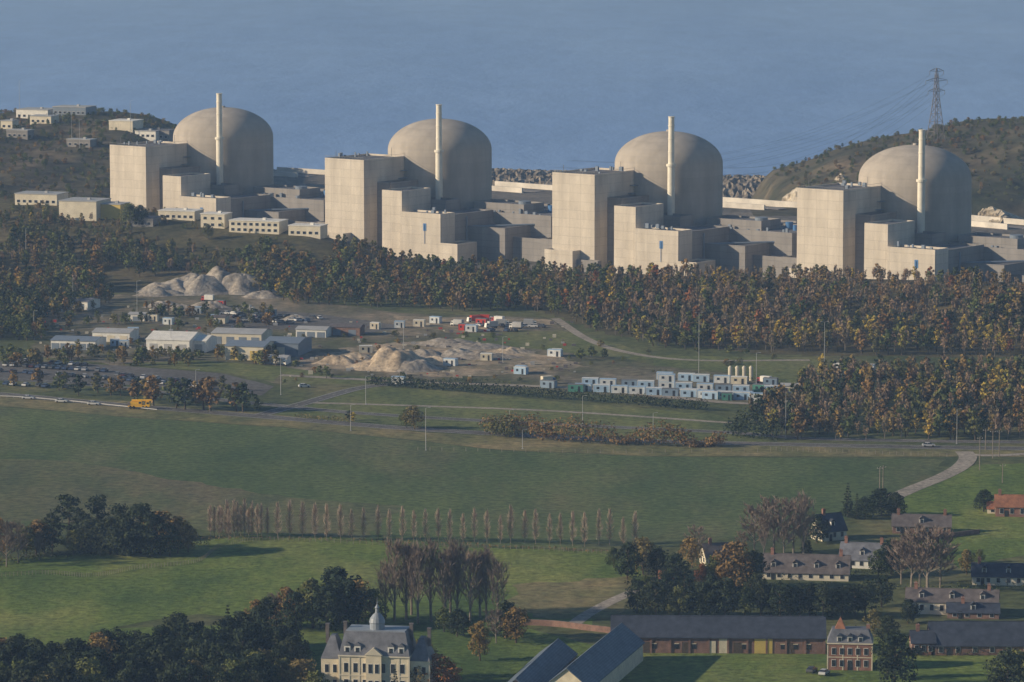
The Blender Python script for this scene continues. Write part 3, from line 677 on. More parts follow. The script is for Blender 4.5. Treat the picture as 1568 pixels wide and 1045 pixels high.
# ------------------------------------------------------------------ low buildings
def flat_building(name,u0,u1,vb,h,depth,wall='cream',roof='shedroof',rows=1,nw=None,rz=0,onT=False,winz=1.2,z0=None):
    if onT: xa,ya,z=T((u0+u1)/2,vb); 
    else: xa,ya=G((u0+u1)/2,vb); z=0
    L=(u1-u0)*ya/FPX
    r=empty(name,(xa,ya,z),rz); mb=MB(); mb.box(-L/2,L/2,0,depth,-4,h,0); mb.obj('walls',[M[wall]],r)
    mb=MB(); mb.box(-L/2-.25,L/2+.25,-.25,depth+.25,h,h+.35,0); mb.box(L*.1,L*.1+1.5,depth*.4,depth*.4+1.5,h+.35,h+1.3,0); mb.obj('roof',[M[roof]],r)
    if rows:
        mb=MB(); nw=nw or max(2,int(L/3)); dz=(h-.3)/rows
        windows(mb,-L/2+.4,L/2-.4,[.9+k*dz for k in range(rows)],nw,-.0,min(1.6,L/nw*.6),min(1.3,dz*.5),0,1); mb.obj('windows',[M['glass'],M['white']],r)
    return r
for (u0,u1,v,h,d,w,rf,rows) in [(240,300,337,4,12,'cream','white',1),(306,345,350,6.4,10,'cream','white',2),(348,430,358,5.6,12,'cream','white',2),(440,492,362,4.6,10,'cream','white',1),(20,90,314,5,14,'cream','shedroof',1),(88,150,338,9,18,'cream','shedroof',0),(148,186,336,7,12,'yellowwall','shedroof',0),(190,236,348,4,10,'concdark','roofgrey',1),(545,590,366,5,10,'cream','white',1)]:
    flat_building('office_building' if rows else 'warehouse',u0,u1,v,h,d,w,rf,rows,None,-.3,True)
for (u0,u1,v,h,d,w,rf,rows) in [(22,76,182,5,16,'white','shedroof',1),(44,80,190,4.2,10,'cream','shedroof',1),(78,134,177,4.6,14,'bluegrey','shedroof',1),(165,205,200,5,14,'cream','white',0),(200,262,214,5,10,'concdark','roofgrey',1),(0,20,198,4.4,8,'cream','shedroof',1),(8,44,212,4.2,8,'concdark','shedroof',1),(205,240,213,4,5,'white','shedroof',1),(100,140,226,4,8,'concdark','shedroof',1)]:
    flat_building('headland_building',u0,u1,v,h,d,w,rf,rows,None,-.35,True)
def shed(name,u0,u1,vb,h,hr,depth,wall='white',roof='shedroof',rz=0,door='bluegrey',nd=2):
    xa,ya=G((u0+u1)/2,vb); L=(u1-u0)*ya/FPX; r=empty(name,(xa,ya,0),rz-.12)
    mb=MB(); mb.gwalls(-L/2,L/2,0,depth,-.2,h,hr,0); mb.obj('walls',[M[wall]],r)
    mb=MB(); mb.gable(-L/2,L/2,0,depth,h,hr,.3,.15,0); mb.obj('roof',[M[roof]],r)
    mb=MB()
    for i in range(nd):
        c=-L/2+(i+.5)*L/nd; mb.box(c-1.6,c+1.6,-.08,-.01,0,h*.7,0)
    mb.obj('doors',[M[door]],r); return r
shed('white_storage_shed',222,292,541,5.2,7.4,20,'white','white',-.12,'shedroof',3)
shed('white_storage_shed',292,316,540,4.6,6,14,'white','white',-.12,'shedroof',1)
shed('yellow_banded_shed',343,405,552,5.4,6.6,18,'cream','bluegrey',-.1,'yellowwall',2)
shed('blue_grey_shed',402,458,546,5.2,6.4,20,'bluegrey','bluegrey',-.1,'cream',1)
shed('long_workshop',322,402,528,4.4,5.6,16,'cream','shedroof',-.1,'bluegrey',4)
shed('low_workshop',76,148,536,3.6,4.6,14,'white','bluegrey',-.1,'bluegrey',5)
shed('low_workshop',140,200,524,3.8,4.8,12,'white','shedroof',-.1,'cream',3)
shed('site_hut',68,138,474,3.6,4.6,12,'white','slatel',-.25,'bluegrey',3)
shed('site_hut',452,500,517,3.2,4,9,'white','shedroof',-.1,'bluegrey',3)
shed('brown_hut',503,552,514,3.4,4.2,8,'brickb','slateb',-.1,'bluegrey',2)
shed('white_barn',1274,1336,579,3.6,4.8,10,'white','white',-.1,'cream',1)
shed('site_hut',1195,1228,602,2.6,3.2,6,'cream','shedroof',0,'bluegrey',2)
shed('site_hut',400,440,558,2.6,3.2,6,'white','shedroof',-.1,'bluegrey',3)
shed('site_hut',196,222,492,2.8,3.4,6,'white','shedroof',-.1,'bluegrey',1)
shed('site_hut',322,345,496,2.6,3.2,6,'cream','slateb',-.1,'bluegrey',1)
def cabin_mesh(col,roof):
    mb=MB(); mb.box(-3,3,-1.25,1.25,0,2.6,0)
    for x in(-3.05,2.9):
        for y in(-1.3,1.15): mb.box(x,x+.15,y,y+.15,0,2.65,1)
    mb.box(-3.08,3.08,-1.33,1.33,2.6,2.76,1)
    for i in range(11): mb.box(-2.7+i*.52,-2.5+i*.52,-1.285,-1.252,.3,2.4,0) if i not in(2,3,7,8) else None
    mb.box(-1.75,-.75,-1.31,-1.252,1.1,2.0,2); mb.box(.95,1.85,-1.31,-1.252,.05,2.1,2)
    return mb.mesh('cabin',[col,roof,M['glass']])
wcab=plain('off_white_cabin_paint',(.62,.64,.65),.6,.15)
pb=plain('pale_blue_paint',(.36,.5,.66),.5,.1)
gb=plain('grey_blue_paint',(.22,.3,.4),.5,.1)
cm=[cabin_mesh(wcab,pb),cabin_mesh(pb,wcab),cabin_mesh(gb,M['steel']),cabin_mesh(M['redpaint'],M['steel']),cabin_mesh(plain('green_paint',(.08,.25,.2),.5,.08),M['steel']),cabin_mesh(M['cream'],M['white'])]
def cabin(u,v,k,rz=None,stack=0,sx=1,name='site_cabin'):
    x,y=G(u,v); o=link(name,cm[k],None,(x,y,.06),ru(-.1,.1) if rz is None else rz,(sx,1.0,1.0))
    if stack: link(name,cm[k],None,(x,y,.06+2.78),o.rotation_euler[2],(sx,1.0,1.0))
for i,u in enumerate(range(893,1165,27)):
    cabin(u+ru(-2,2),599+ (u-893)*.055,[0,1,0,0,1,2,1,0,1,1,0,1][i%12],-.16+ru(-.05,.05))
for i,u in enumerate(range(905,1150,29)):
    cabin(u+ru(-3,3),590+(u-905)*.05,[1,0,2,1,0][i%5],-.16,i==4)
for i,u in enumerate(range(1020,1160,28)): cabin(u+ru(-3,3),581+(u-1015)*.06,[0,1,1,0,5][i%5],-.2)
for (u,v,k) in[(1060,607,1),(1088,611,1),(1113,613,4),(1142,611,0),(1165,600,4),(1182,602,1),(1180,590,2),(840,594,2),(798,573,1),(798,571,0),(850,546,0),(852,545,5),(882,600,4),(612,502,0),(642,500,5),(667,495,0),(710,506,3),(738,498,3),(722,508,0),(610,588,0),(96,478,0),(235,492,5),(258,497,0),(330,492,0),(176,530,1),(190,532,0),(575,504,5),(415,484,2),(300,480,0),(338,470,3),(204,512,0),(745,552,5),(690,560,0),(560,540,5)]:
    cabin(u,v,k,ru(-.5,.1),0,ru(.6,1.0))
mb=MB()
for i in range(4): mb.tube((i*2.6,0,0),(i*2.6,0,5.0),.8,.8,12); mb.tube((i*2.6,0,5.0),(i*2.6,0,5.6),.8,.2,12)
x,y=G(1118,583); mb.obj('storage_silos',[M['cream']],None,(x,y,0))
# heaps
def mound(name,u,v,rx,ry,h,mat,seed=0):
    x0,y0=G(u,v); mb=MB(); nr,na=16,48; vs=[(0,0,h*.9)]
    for i in range(1,nr+1):
        for j in range(na):
            t=i/nr; a=2*math.pi*j/na; k=1+.45*noise.noise(Vector((math.cos(a)*1.5,math.sin(a)*1.5,seed)))
            x=rx*t*k*math.cos(a); y=ry*t*k*math.sin(a)
            z=h*(.5+.5*math.cos(math.pi*t**1.3))*(1+.45*noise.noise(Vector((x*.13,y*.13,seed))))+ .8*noise.noise(Vector((x*.4,y*.4,seed+5)))*(1-t)+.3*noise.noise(Vector((x*1.2,y*1.2,seed+5)))*(1-t)
            if i==nr: z=-.3
            vs.append((x,y,z))
    fs=[(0,1+j,1+(j+1)%na) for j in range(na)]
    for i in range(nr-1):
        for j in range(na):
            a=1+i*na+j;b=1+i*na+(j+1)%na; fs.append((a,a+na,b+na,b))
    mb.add(vs,fs); mb.obj(name,[M[mat]],None,(x0,y0,0),0,True)
for i,(u,v,rx,ry,h,m_) in enumerate([(262,447,15,14,5,'gravel'),(290,445,18,16,6.5,'gravel'),(318,446,18,16,6.5,'gravel'),(345,445,20,16,8.5,'gravel'),(372,447,17,14,6.5,'gravel'),(245,452,12,8,3,'gravel'),(400,455,10,8,3,'gravel'),
  (605,562,16,14,8.5,'sand'),(575,563,11,12,3.6,'sand'),(635,566,13,10,3.8,'gravel'),(520,556,11,8,2.6,'sand'),(548,549,8,7,2,'sand'),(660,556,11,8,2.4,'sand'),(700,545,12,9,2.2,'gravel'),(740,548,14,8,2,'gravel'),(650,545,10,8,2,'gravel'),(690,528,16,10,2.2,'gravel'),(730,532,14,8,1.8,'gravel'),(455,490,9,5,2,'gravel'),(320,470,10,6,2.2,'gravel'),(250,470,10,6,2.2,'gravel'),(280,474,9,5,2,'gravel'),(780,540,10,6,1.6,'sand')]):
    mound('gravel_heap' if m_=='gravel' else 'sand_heap',u,v,rx,ry,h,m_,i*3.1)
mb=MB()
for _ in range(320):
    u,v=(ru(60,430),ru(470,540)) if R()<.4 else (ru(430,880),ru(492,578)); x,y=G(u,v); s=ru(.5,1.8); a=ru(.3,1)
    mb.box(x,x+s,y,y+s*a,.06,.06+s*ru(.3,.8),random.choice([0,0,1,2,3]))
mb.obj('stored_materials',[M['pylon'],M['cream'],M['redpaint'],M['shedroof']])
it=[]
for _ in range(110):
    u=ru(60,1230); v=ru(500,560) if u<430 else ru(505,590)
    if 860<u<1200 and v>560: continue
    x,y=G(u,v); it.append(('bush',x,y,0,ru(1.2,3.2),1))
for _ in range(60):
    u=ru(0,440); v=ru(545,562); x,y=G(u,v); it.append((pick({'aut':.4,'green':.4,'bush':.5}),x,y,0,ru(3,7),1))
for _ in range(44):
    u=ru(60,430); v=ru(474,505); x,y=G(u,v); it.append((pick({'aut':.4,'green':.4,'bush':.5}),x,y,0,ru(3,6),1))
mass('yard_shrubs',it)
for (u,v,h) in[(905,548,5),(890,552,5),(925,549,4),(1000,530,8),(1035,528,8),(1045,532,6),(535,645,4),(540,648,4),(490,575,4),(500,580,5),(1010,524,9),(1022,530,8)]:
    x,y=G(u,v); tree('oak_tree',pick({'green':1,'dark':.3,'yel':.5}),x,y,h,z=0,wide=1.3)
for (u,v,hp) in[(514,352,34),(905,396,28),(886,398,24),(200,335,26),(215,335,22),(930,400,18),(1240,390,14),(320,356,14)]:
    x,y,z=T(u,v+12); tree('oak_tree',pick({'ngreen':1,'ndark':.6}),x,y,(hp+12)*y/FPX,z=z-.3)
# ------------------------------------------------------------------ vehicles
def wheels(mb,xs_,w,r,mi):
    for x in xs_:
        for s in(-1,1): mb.tube((x,s*(w/2-.12),r),(x,s*(w/2+.06),r),r,r,12,mi)
def car_mesh(paint):
    mb=MB(); w=.86
    lo=[(-2.15,.35),(2.15,.35),(2.2,.62),(2.1,.82),(1.15,.96),(-1.75,1.0),(-2.15,.9),(-2.2,.6)]
    n=len(lo); mb.add([(x,-w,z) for x,z in lo]+[(x,w,z) for x,z in lo],[tuple(range(n)),tuple(range(n,2*n))[::-1]]+[(i,n+i,n+(i+1)%n,(i+1)%n) for i in range(n)],0)
    mb.hexa([(-1.75,-.8,.98),(1.15,-.8,.94),(1.15,.8,.94),(-1.75,.8,.98),(-1.2,-.62,1.42),(.35,-.62,1.42),(.35,.62,1.42),(-1.2,.62,1.42)],1)
    mb.hexa([(-1.22,-.64,1.42),(.37,-.64,1.42),(.37,.64,1.42),(-1.22,.64,1.42),(-1.1,-.58,1.47),(.25,-.58,1.47),(.25,.58,1.47),(-1.1,.58,1.47)],0)
    for x in(-.45,): mb.box(x-.05,x+.05,-.75,.75,1.0,1.43,0)
    wheels(mb,(-1.35,1.35),1.72,.32,2)
    return mb.mesh('car',[paint,M['glass'],M['tyre']])
pc=[plain('car_paint_%d'%i,c,.3,.03,spec=.6) for i,c in enumerate([(.5,.5,.5),(.03,.035,.05),(.2,.21,.23),(.08,.02,.02),(.05,.08,.16),(.6,.6,.6),(.08,.08,.08)])]
cars=[car_mesh(p) for p in pc]
def car(u,v,rz,name='parked_car',z=.12):
    x,y=G(u,v); link(name,random.choice(cars),None,(x,y,z),rz)
for (v0,u0,u1,sl) in((553,0,150,.06),(561,10,170,.06),(569,-10,200,.07),(576,180,340,.1),(583,190,330,.1),(590,10,110,.06)):
    u=u0
    while u<u1:
        if R()<.7: car(u,v0+(u-u0)*sl,ru(1.2,1.5))
        u+=10
for (v0,u0,u1,sl) in((482,345,490,.05),(487,350,480,.05),(492,360,450,.05),(500,720,830,.02),(508,740,800,0)):
    u=u0
    while u<u1:
        if R()<.7: car(u,v0+(u-u0)*sl,ru(0,3))
        u+=12
for (u,v,a) in((43,613,-.1),(94,618,-.12),(143,622,-.12),(466,595,.3),(968,680,0),(1422,687,0)): 
    x,y=G(u,v-2 if u>900 else v-1); link('car_on_road',cars[5 if u<500 else 0],None,(x,y,.14),a)
for (u,v) in((1243,1030),(1262,1034)): car(u,v,1.2)
def van_mesh(paint,box_):
    mb=MB(); mb.hexa([(1.6,-1.05,.5),(3.3,-1.05,.5),(3.3,1.05,.5),(1.6,1.05,.5),(1.6,-1.0,2.4),(2.9,-1.0,2.4),(2.9,1.0,2.4),(1.6,1.0,2.4)],0)
    mb.box(1.9,2.9,-1.08,1.08,1.5,2.1,2); mb.box(-3.3,1.45,-1.15,1.15,.85,3.2,1); mb.box(-3.3,3.0,-.5,.5,.45,.85,3)
    wheels(mb,(-2.3,-1.4,2.3),2.1,.45,3); return mb.mesh('van',[paint,box_,M['glass'],M['tyre']])
vans=[van_mesh(M['white'],M['shedroof']),van_mesh(M['redpaint'],M['white']),van_mesh(M['white'],M['redpaint']),van_mesh(M['blue'],M['cream'])]
for (u,v,k) in((752,503,0),(770,500,0),(790,504,0),(725,494,2),(745,493,2),(762,495,1),(812,500,0),(430,560,0),(700,500,0),(240,484,3),(1170,588,1),(380,478,0),(840,588,3),(318,462,1),(90,470,0)):
    x,y=G(u,v); link('box_truck',vans[k],None,(x,y,.1),ru(-.6,.6)+(math.pi if R()<.5 else 0),(.85,.9,.9))
mb=MB(); mb.box(-4.6,4.4,-1.2,1.2,.8,1.4,0); mb.hexa([(3.0,-1.2,1.4),(4.9,-1.2,1.0),(4.9,1.2,1.0),(3.0,1.2,1.4),(3.0,-1.15,2.7),(4.5,-1.15,2.7),(4.5,1.15,2.7),(3.0,1.15,2.7)],0)
mb.box(3.4,4.4,-1.22,1.22,1.8,2.45,1); mb.box(-3.6,-.2,-1.1,1.1,1.5,2.5,0); mb.box(-.2,1.4,-1.15,-.1,1.5,2.8,0); mb.box(.1,1.2,-1.18,-.08,1.9,2.6,1)
mb.tube((-3.2,.4,2.8),(5.4,.4,3.0),.38,.3,8,0); mb.tube((-1,.4,1.6),(1.8,.4,2.8),.15,.15,6,3); mb.box(-4.7,-3.6,-1.2,1.2,1.2,2.2,3)
wheels(mb,(-3.4,-2.0,2.0,3.4),2.3,.6,2)
x,y=G(213,627); mb.obj('yellow_mobile_crane',[M['yellowpaint'],M['glass'],M['tyre'],M['pylon']],None,(x,y,.13),-.12).scale=(.85,.9,1.05)
# ------------------------------------------------------------------ lamps, poles, pylon
def lamp(u,v,hp,name='street_lamp',z=None,arms=1):
    if z is None: x,y=G(u,v); z=0
    else: x,y,z=T(u,v)
    h=hp*y/FPX; mb=MB(); mb.tube((0,0,-.2),(0,0,h),.12,.07,8); 
    mb.tube((0,0,h),(1.0,0,h+.25),.05,.04,6); mb.box(.9,1.6,-.15,.15,h+.15,h+.28,1)
    if arms==2: mb.tube((0,0,h),(-1.0,0,h+.25),.05,.04,6); mb.box(-1.6,-.9,-.15,.15,h+.15,h+.28,1)
    mb.box(-.25,.25,-.25,.25,0,.25,0); mb.obj(name,[M['shedroof'],M['shedroof']],None,(x,y,z))
for (u,v,hp) in((652,690,66),(1203,672,72),(430,605,62),(537,660,40),(618,540,50),(262,540,54),(112,470,48),(210,480,50),(892,650,44),(1465,680,54),(1158,600,60),(1000,672,40),(780,664,36),(300,606,40),(52,520,44),(800,688,30),(770,556,40),(560,620,44)): lamp(u,v,hp)
for (u,v,hp) in((1070,572,94),(1262,584,92)): lamp(u,v,hp,'floodlight_mast',None,2)
for (u,v,hp) in((40,400,50),(110,225,50),(122,228,44),(200,205,50),(30,172,48),(128,170,42)): lamp(u,v,hp,'street_lamp',1)
def pole(u,v,hp,name='utility_pole'):
    x,y=G(u,v); h=hp*y/FPX; mb=MB(); mb.tube((0,0,-.3),(0,0,h),.17,.11,8); mb.box(-.9,.9,-.07,.07,h-.7,h-.55,0)
    for a in(-.8,0,.8): mb.tube((a,0,h-.55),(a,0,h-.3),.05,.05,6,1)
    mb.obj(name,[M['palebark'],M['white']],None,(x,y,0))
for (u,v,hp) in((1500,720,52),(1520,702,44),(1530,700,42),(1509,690,34),(1347,752,38),(1352,752,40),(1535,740,30)): pole(u,v,hp)
def pylon(u,v,h,rz=.5):
    x,y,z=T(u,v); mb=MB(); 
    lv=[(0,3.9),(.14,3.2),(.27,2.6),(.38,2.1),(.48,1.7),(.57,1.35),(.66,1.15),(.75,1.0),(.84,.85),(.92,.65),(1.0,.1)]
    def cr(k): t,w=lv[k]; return [(s*w,q*w,t*h) for s,q in((-1,-1),(1,-1),(1,1),(-1,1))]
    for k in range(len(lv)-1):
        a,b=cr(k),cr(k+1); rr=.2 if k<5 else .14
        for i in range(4):
            j=(i+1)%4; mb.tube(a[i],b[i],rr,rr,4); mb.tube(a[i],b[j],.1,.1,3); mb.tube(a[j],b[i],.1,.1,3); mb.tube(b[i],b[j],.1,.1,3)
    tips=[]
    for t,l in((.68,5.6),(.82,7.2),(.95,4.6)):
        for s in(-1,1):
            tip=(s*l,0,t*h+.4)
            for q in(-.8,.8): mb.tube((s*.7,q,t*h),tip,.12,.1,4); mb.tube((s*.7,q,t*h+1.8),tip,.12,.1,4)
            mb.tube(tip,(tip[0],0,tip[2]-2),.12,.12,5); tips.append((tip[0],0,tip[2]-2))
            for g in(.35,.7): mb.tube((s*(.7+(l-.7)*g),-.8*(1-g),t*h+.4*g),(s*(.7+(l-.7)*g),.8*(1-g),t*h+1.8*(1-g)),.07,.07,3)
    o=mb.obj('electricity_pylon',[M['pylon']],None,(x,y,z-.5),rz)
    c,s_=math.cos(rz),math.sin(rz)
    return [Vector((x+c*p[0],y+s_*p[0],z-.5+p[2])) for p in tips]
tips=pylon(1433,216,41)
mb=MB()
def wire(a,b,sag,r=.045):
    n=18; prev=None
    for i in range(n+1):
        t=i/n; p=a.lerp(b,t)-Vector((0,0,sag*4*t*(1-t)))
        if prev is not None: mb.tube(prev,p,r,r,3,0,False)
        prev=p
for i,t in enumerate(tips):
    wire(t,Vector((90+i*3,2040+i*2,35+ (i//2)*3)),14)
    wire(t,Vector((15+i*3,2085+i*2,35+ (i//2)*3)),16)
mb.obj('power_lines',[M['wire']])
mb=MB(); pts=smoothline([G(*p) for p in [(-60,890),(60,880),(140,884),(210,872),(300,862),(340,838),(420,828),(600,836),(800,842),(950,850)]],20)
for i in range(0,len(pts),1): mb.tube((*pts[i],0),(*pts[i],1.25),.07,.06,5)
for k in(.5,.85,1.15):
    for i in range(len(pts)-1): mb.tube((*pts[i],k),(*pts[i+1],k),.02,.02,3,0,False)
mb.obj('wire_fence',[M['palebark']])
for uv in([(1180,690),(1300,694),(1450,700)],[(640,690),(900,694),(1180,692)]):
    mb=MB(); pts=smoothline([G(*p) for p in uv],14)
    for p in pts: mb.tube((*p,0),(*p,1.2),.08,.07,5)
    mb.obj('field_fence',[M['palebark']])
mb=MB(); pts=smoothline([G(*p) for p in [(-120,608.5),(0,609),(100,616),(240,630)]],10); 
for i in range(len(pts)-1):
    a,b=pts[i],pts[i+1]; mb.hexa([(a.x,a.y,.5),(b.x,b.y,.5),(b.x,b.y+.06,.5),(a.x,a.y+.06,.5),(a.x,a.y,.8),(b.x,b.y,.8),(b.x,b.y+.06,.8),(a.x,a.y+.06,.8)]); mb.box(a.x-.06,a.x+.06,a.y+.07,a.y+.17,0,.8)
mb.obj('guard_rail',[M['shedroof']])
# ------------------------------------------------------------------ houses
def house(name,u0,u1,vb,wall_px,roof_px,depth,wall='cream',roof='slate',rz=0,rows=1,nw=4,dormers=0,chim=2,side=True,doors=1):
    uc=(u0+u1)/2; xa,ya=G(uc,vb); k=ya/FPX; L=(u1-u0)*k; h=wall_px*k; zr=h+max(1.5,roof_px*k-depth/2*.17)
    r=empty(name,(xa,ya,0),rz); mb=MB(); mb.gwalls(-L/2,L/2,0,depth,-.3,h,zr,0); mb.obj('walls',[M[wall]],r)
    mb=MB(); mb.gable(-L/2,L/2,0,depth,h,zr,.35,.2,0); mb.tube((-L/2-.3,depth/2,zr+.2),(L/2+.3,depth/2,zr+.2),.14,.14,6); mb.obj('roof',[M[roof]],r)
    mb=MB(); dz=h/rows
    for q in range(rows): windows(mb,-L/2+.3,L/2-.3,[q*dz+dz*.32],nw,0,1.0,min(1.5,dz*.5),0,1)
    for q in range(rows): windows(mb,.8,depth-.8,[q*dz+dz*.32],2,-L/2,1.0,min(1.4,dz*.5),0,1,'x',-1); windows(mb,.8,depth-.8,[q*dz+dz*.32],2,L/2,1.0,min(1.4,dz*.5),0,1,'x',1)
    for d in range(dormers):
        c=-L/2+(d+.5)*L/dormers; sl=(zr-h)/(depth/2); y0=depth*.13; z0=h+sl*y0; t=1.3
        mb.box(c-.65,c+.65,y0,y0+1.6,z0-.2,z0+t,1); mb.box(c-.42,c+.42,y0-.06,y0-.002,z0+.2,z0+t-.1,0)
        for sg in(-1,1): mb.hexa([(c+sg*.8,y0-.2,z0+t),(c,y0-.2,z0+t+.7),(c,y0+2.2,z0+t+.7),(c+sg*.8,y0+2.2,z0+t),(c+sg*.8,y0-.2,z0+t+.12),(c,y0-.2,z0+t+.82),(c,y0+2.2,z0+t+.82),(c+sg*.8,y0+2.2,z0+t+.12)],2)
    for d in range(doors):
        c=-L/2+L*(.5+.3*d)/nw*2; mb.box(c-.5,c+.5,-.14,-.1,0,2.0,0)
    mb.obj('windows_and_dormers',[M['glass'],M['white'],M[roof]],r)
    mb=MB()
    for i in range(chim):
        c=-L/2+L*(.1+.8*i/max(1,chim-1)) if chim>1 else -L*.2
        mb.box(c-.45,c+.45,depth/2-.35,depth/2+.35,zr-.8,zr+1.5,0); mb.box(c-.55,c+.55,depth/2-.45,depth/2+.45,zr+1.5,zr+1.65,0)
        for s in(-.2,.2): mb.tube((c+s,depth/2,zr+1.65),(c+s,depth/2,zr+2.0),.12,.1,8,0)
    mb.obj('chimneys',[M['brick']],r)
    return r
house('country_house',1166,1300,889,12,28,9,'cream','slateb',-.15,1,8,4,2)
house('white_house',1284,1354,871,14,26,8,'white','slatel',-.25,1,5,1,2)
house('dark_house',1256,1300,828,16,26,7,'cream','slate',.5,1,3,1,1)
house('farmhouse',1366,1456,818,12,18,8,'brickb','slateb',-.1,1,6,1,2)
house('long_cottage',1386,1528,942,20,20,8,'cream','slateb',-.15,1,9,3,2)
house('blue_roof_house',1488,1600,897,14,20,8,'cream','slate',-.1,1,7,3,2)
house('brick_cottage',1524,1590,792,16,18,7,'brick','tile',-.1,1,4,0,2)
house('brick_cottage',1512,1540,787,8,10,5,'cream','tile',-.1,1,2,0,0)
house('dark_barn',1424,1640,1004,16,36,11,'brickb','slate',0,1,8,0,0)
house('brick_outbuilding',1396,1432,1004,20,18,7,'brick','slate',0,1,3,0,1)
house('small_cottage',1080,1120,866,14,20,6,'cream','slateb',.3,1,3,0,1)
house('small_cottage',1010,1030,893,8,9,4,'white','tile',0,1,1,0,0)
house('small_cottage',1450,1530,948,10,14,6,'brickb','slate',-.1,1,4,1,1)
xa,ya=G(1100,1001); k=ya/FPX; L=330*k; r=empty('long_brick_barn',(xa,ya,0),-.03); h=4.3; dp=11; zr=8.4
mb=MB(); mb.gwalls(-L/2,L/2,0,dp,-.3,h,zr,0)
for i in range(12): mb.box(-L/2+i*L/11-.25,-L/2+i*L/11+.25,-.2,-.004,0,h-.35,0)
mb.obj('walls',[M['brickb']],r)
mb=MB(); mb.gable(-L/2,L/2,0,dp,h,zr,.5,.2,0); mb.tube((-L/2,dp/2,zr+.2),(L/2,dp/2,zr+.2),.18,.18,6); mb.obj('roof',[M['slate']],r)
mb=MB()
def bu(u): return (u-1100)*k
mb.box(bu(1156),bu(1184),-.12,-.04,0.1,4.0,0); mb.box(bu(1101),bu(1116),-.12,-.04,0.1,3.8,1); mb.box(bu(1085),bu(1096),-.1,-.03,.1,3.2,1)
for uu in(952,975,1000,1035,1062,1140,1200,1220,1240): mb.box(bu(uu)-.5,bu(uu)+.5,-.08,-.02,1.2,2.4,2); mb.box(bu(uu)-.62,bu(uu)+.62,-.09,-.02,2.4,2.6,1)
for uu in(990,1050,1130,1210): mb.box(bu(uu)-1.1,bu(uu)+1.1,-.07,-.015,0,2.9,3)
mb.obj('doors_and_windows',[M['yellowwall'],M['stone'],M['glass'],M['bark']],r)
xa,ya=G(1301,1027); k=ya/FPX; L=70*k; r=empty('brick_house',(xa,ya,0),-.1); h=6.6; dp=8
mb=MB(); mb.box(-L/2,L/2,0,dp,-.3,h,0); mb.obj('walls',[M['brick']],r)
mb=MB()
for x in(-L/2-.06,-L/6,L/6-.1,L/2-.24): mb.box(x,x+.3,-.05,-.004,0,h-.3,0)
mb.box(-L/2-.15,L/2+.15,-.2,dp+.15,h,h+.3,0); mb.box(-L/2,L/2,-.07,-.008,3.2,3.4,0); mb.obj('stone_trim',[M['stone']],r)
mb=MB(); mb.hip(-L/2-.1,L/2+.1,-.15,dp+.1,h+.3,h+3.4,1.2,1.8,0); mb.obj('roof',[M['slatel']],r)
mb=MB(); windows(mb,-L/2+.6,L/2-.6,[1.0,4.0],5,0,.95,1.6,0,1); 
for c in(-2.6,0,2.6): mb.box(c-.6,c+.6,.1,1.8,h+.35,h+1.9,1); mb.box(c-.38,c+.38,.03,.095,h+.6,h+1.7,0); mb.hexa([(c-.8,0,h+1.9),(c+.8,0,h+1.9),(c+.8,2.6,h+1.9),(c-.8,2.6,h+1.9),(c-.05,0,h+2.6),(c+.05,0,h+2.6),(c+.05,2.6,h+2.6),(c-.05,2.6,h+2.6)],2)
mb.box(-.55,.55,-.1,-.075,0,2.2,0); mb.obj('windows',[M['glass'],M['white'],M['slate']],r)
mb=MB(); mb.box(-L/2+2,-L/2+4.2,2.5,4.7,h,h+3.2,0); mb.hip(-L/2+1.7,-L/2+4.5,2.2,5,h+3.2,h+6.2,1.35,1.35,1); mb.box(L/2-1.6,L/2-.7,3.6,4.6,h+1,h+4.4,0); mb.obj('turret',[M['brick'],M['tile']],r)
def longbarn(name,ua,va,ub,vb,w,h,hr,wall,roof):
    xa,ya=G(ua,va,h); xb,yb=G(ub,vb,h); L=math.hypot(xb-xa,yb-ya); a=math.atan2(yb-ya,xb-xa)
    r=empty(name,(xa,ya,0),a); mb=MB(); mb.gwalls(0,L,-w/2,w/2,-.3,h,hr,0); mb.obj('walls',[M[wall]],r)
    mb=MB(); mb.gable(0,L,-w/2,w/2,h,hr,.4,.2,0); mb.tube((0,0,hr+.2),(L,0,hr+.2),.16,.16,6); mb.obj('roof',[M[roof]],r)
    mb=MB(); windows(mb,-w/2+1,w/2-1,[1.2],3,0,.9,1.2,0,1,'x',-1); mb.box(-.12,-.02,-.6,.6,0,2.2,0)
    mb.obj('windows',[M['glass'],M['white']],r)
longbarn('stone_barn',868,1052,952,982,11,4.8,9.2,'stone','barnroof')
longbarn('stone_barn',790,1062,855,1000,9,4,7.4,'brickb','barnroof')
mb=MB(); pts=smoothline([G(*p) for p in [(800,958),(850,960),(900,966),(935,970)]],10)
for i in range(len(pts)-1):
    a,b=pts[i],pts[i+1]; mb.hexa([(a.x,a.y,-.1),(b.x,b.y,-.1),(b.x,b.y+.4,-.1),(a.x,a.y+.4,-.1),(a.x,a.y,1.6),(b.x,b.y,1.6),(b.x,b.y+.4,1.6),(a.x,a.y+.4,1.6)])
mb.obj('brick_garden_wall',[M['brickb']])
mb=MB(); pts=smoothline([G(*p) for p in [(1380,828),(1430,826),(1500,818)]],10)
for i in range(len(pts)-1):
    a,b=pts[i],pts[i+1]; mb.hexa([(a.x,a.y,-.1),(b.x,b.y,-.1),(b.x,b.y+.4,-.1),(a.x,a.y+.4,-.1),(a.x,a.y,1.4),(b.x,b.y,1.4),(b.x,b.y+.4,1.4),(a.x,a.y+.4,1.4)])
mb.obj('brick_garden_wall',[M['brickb']])
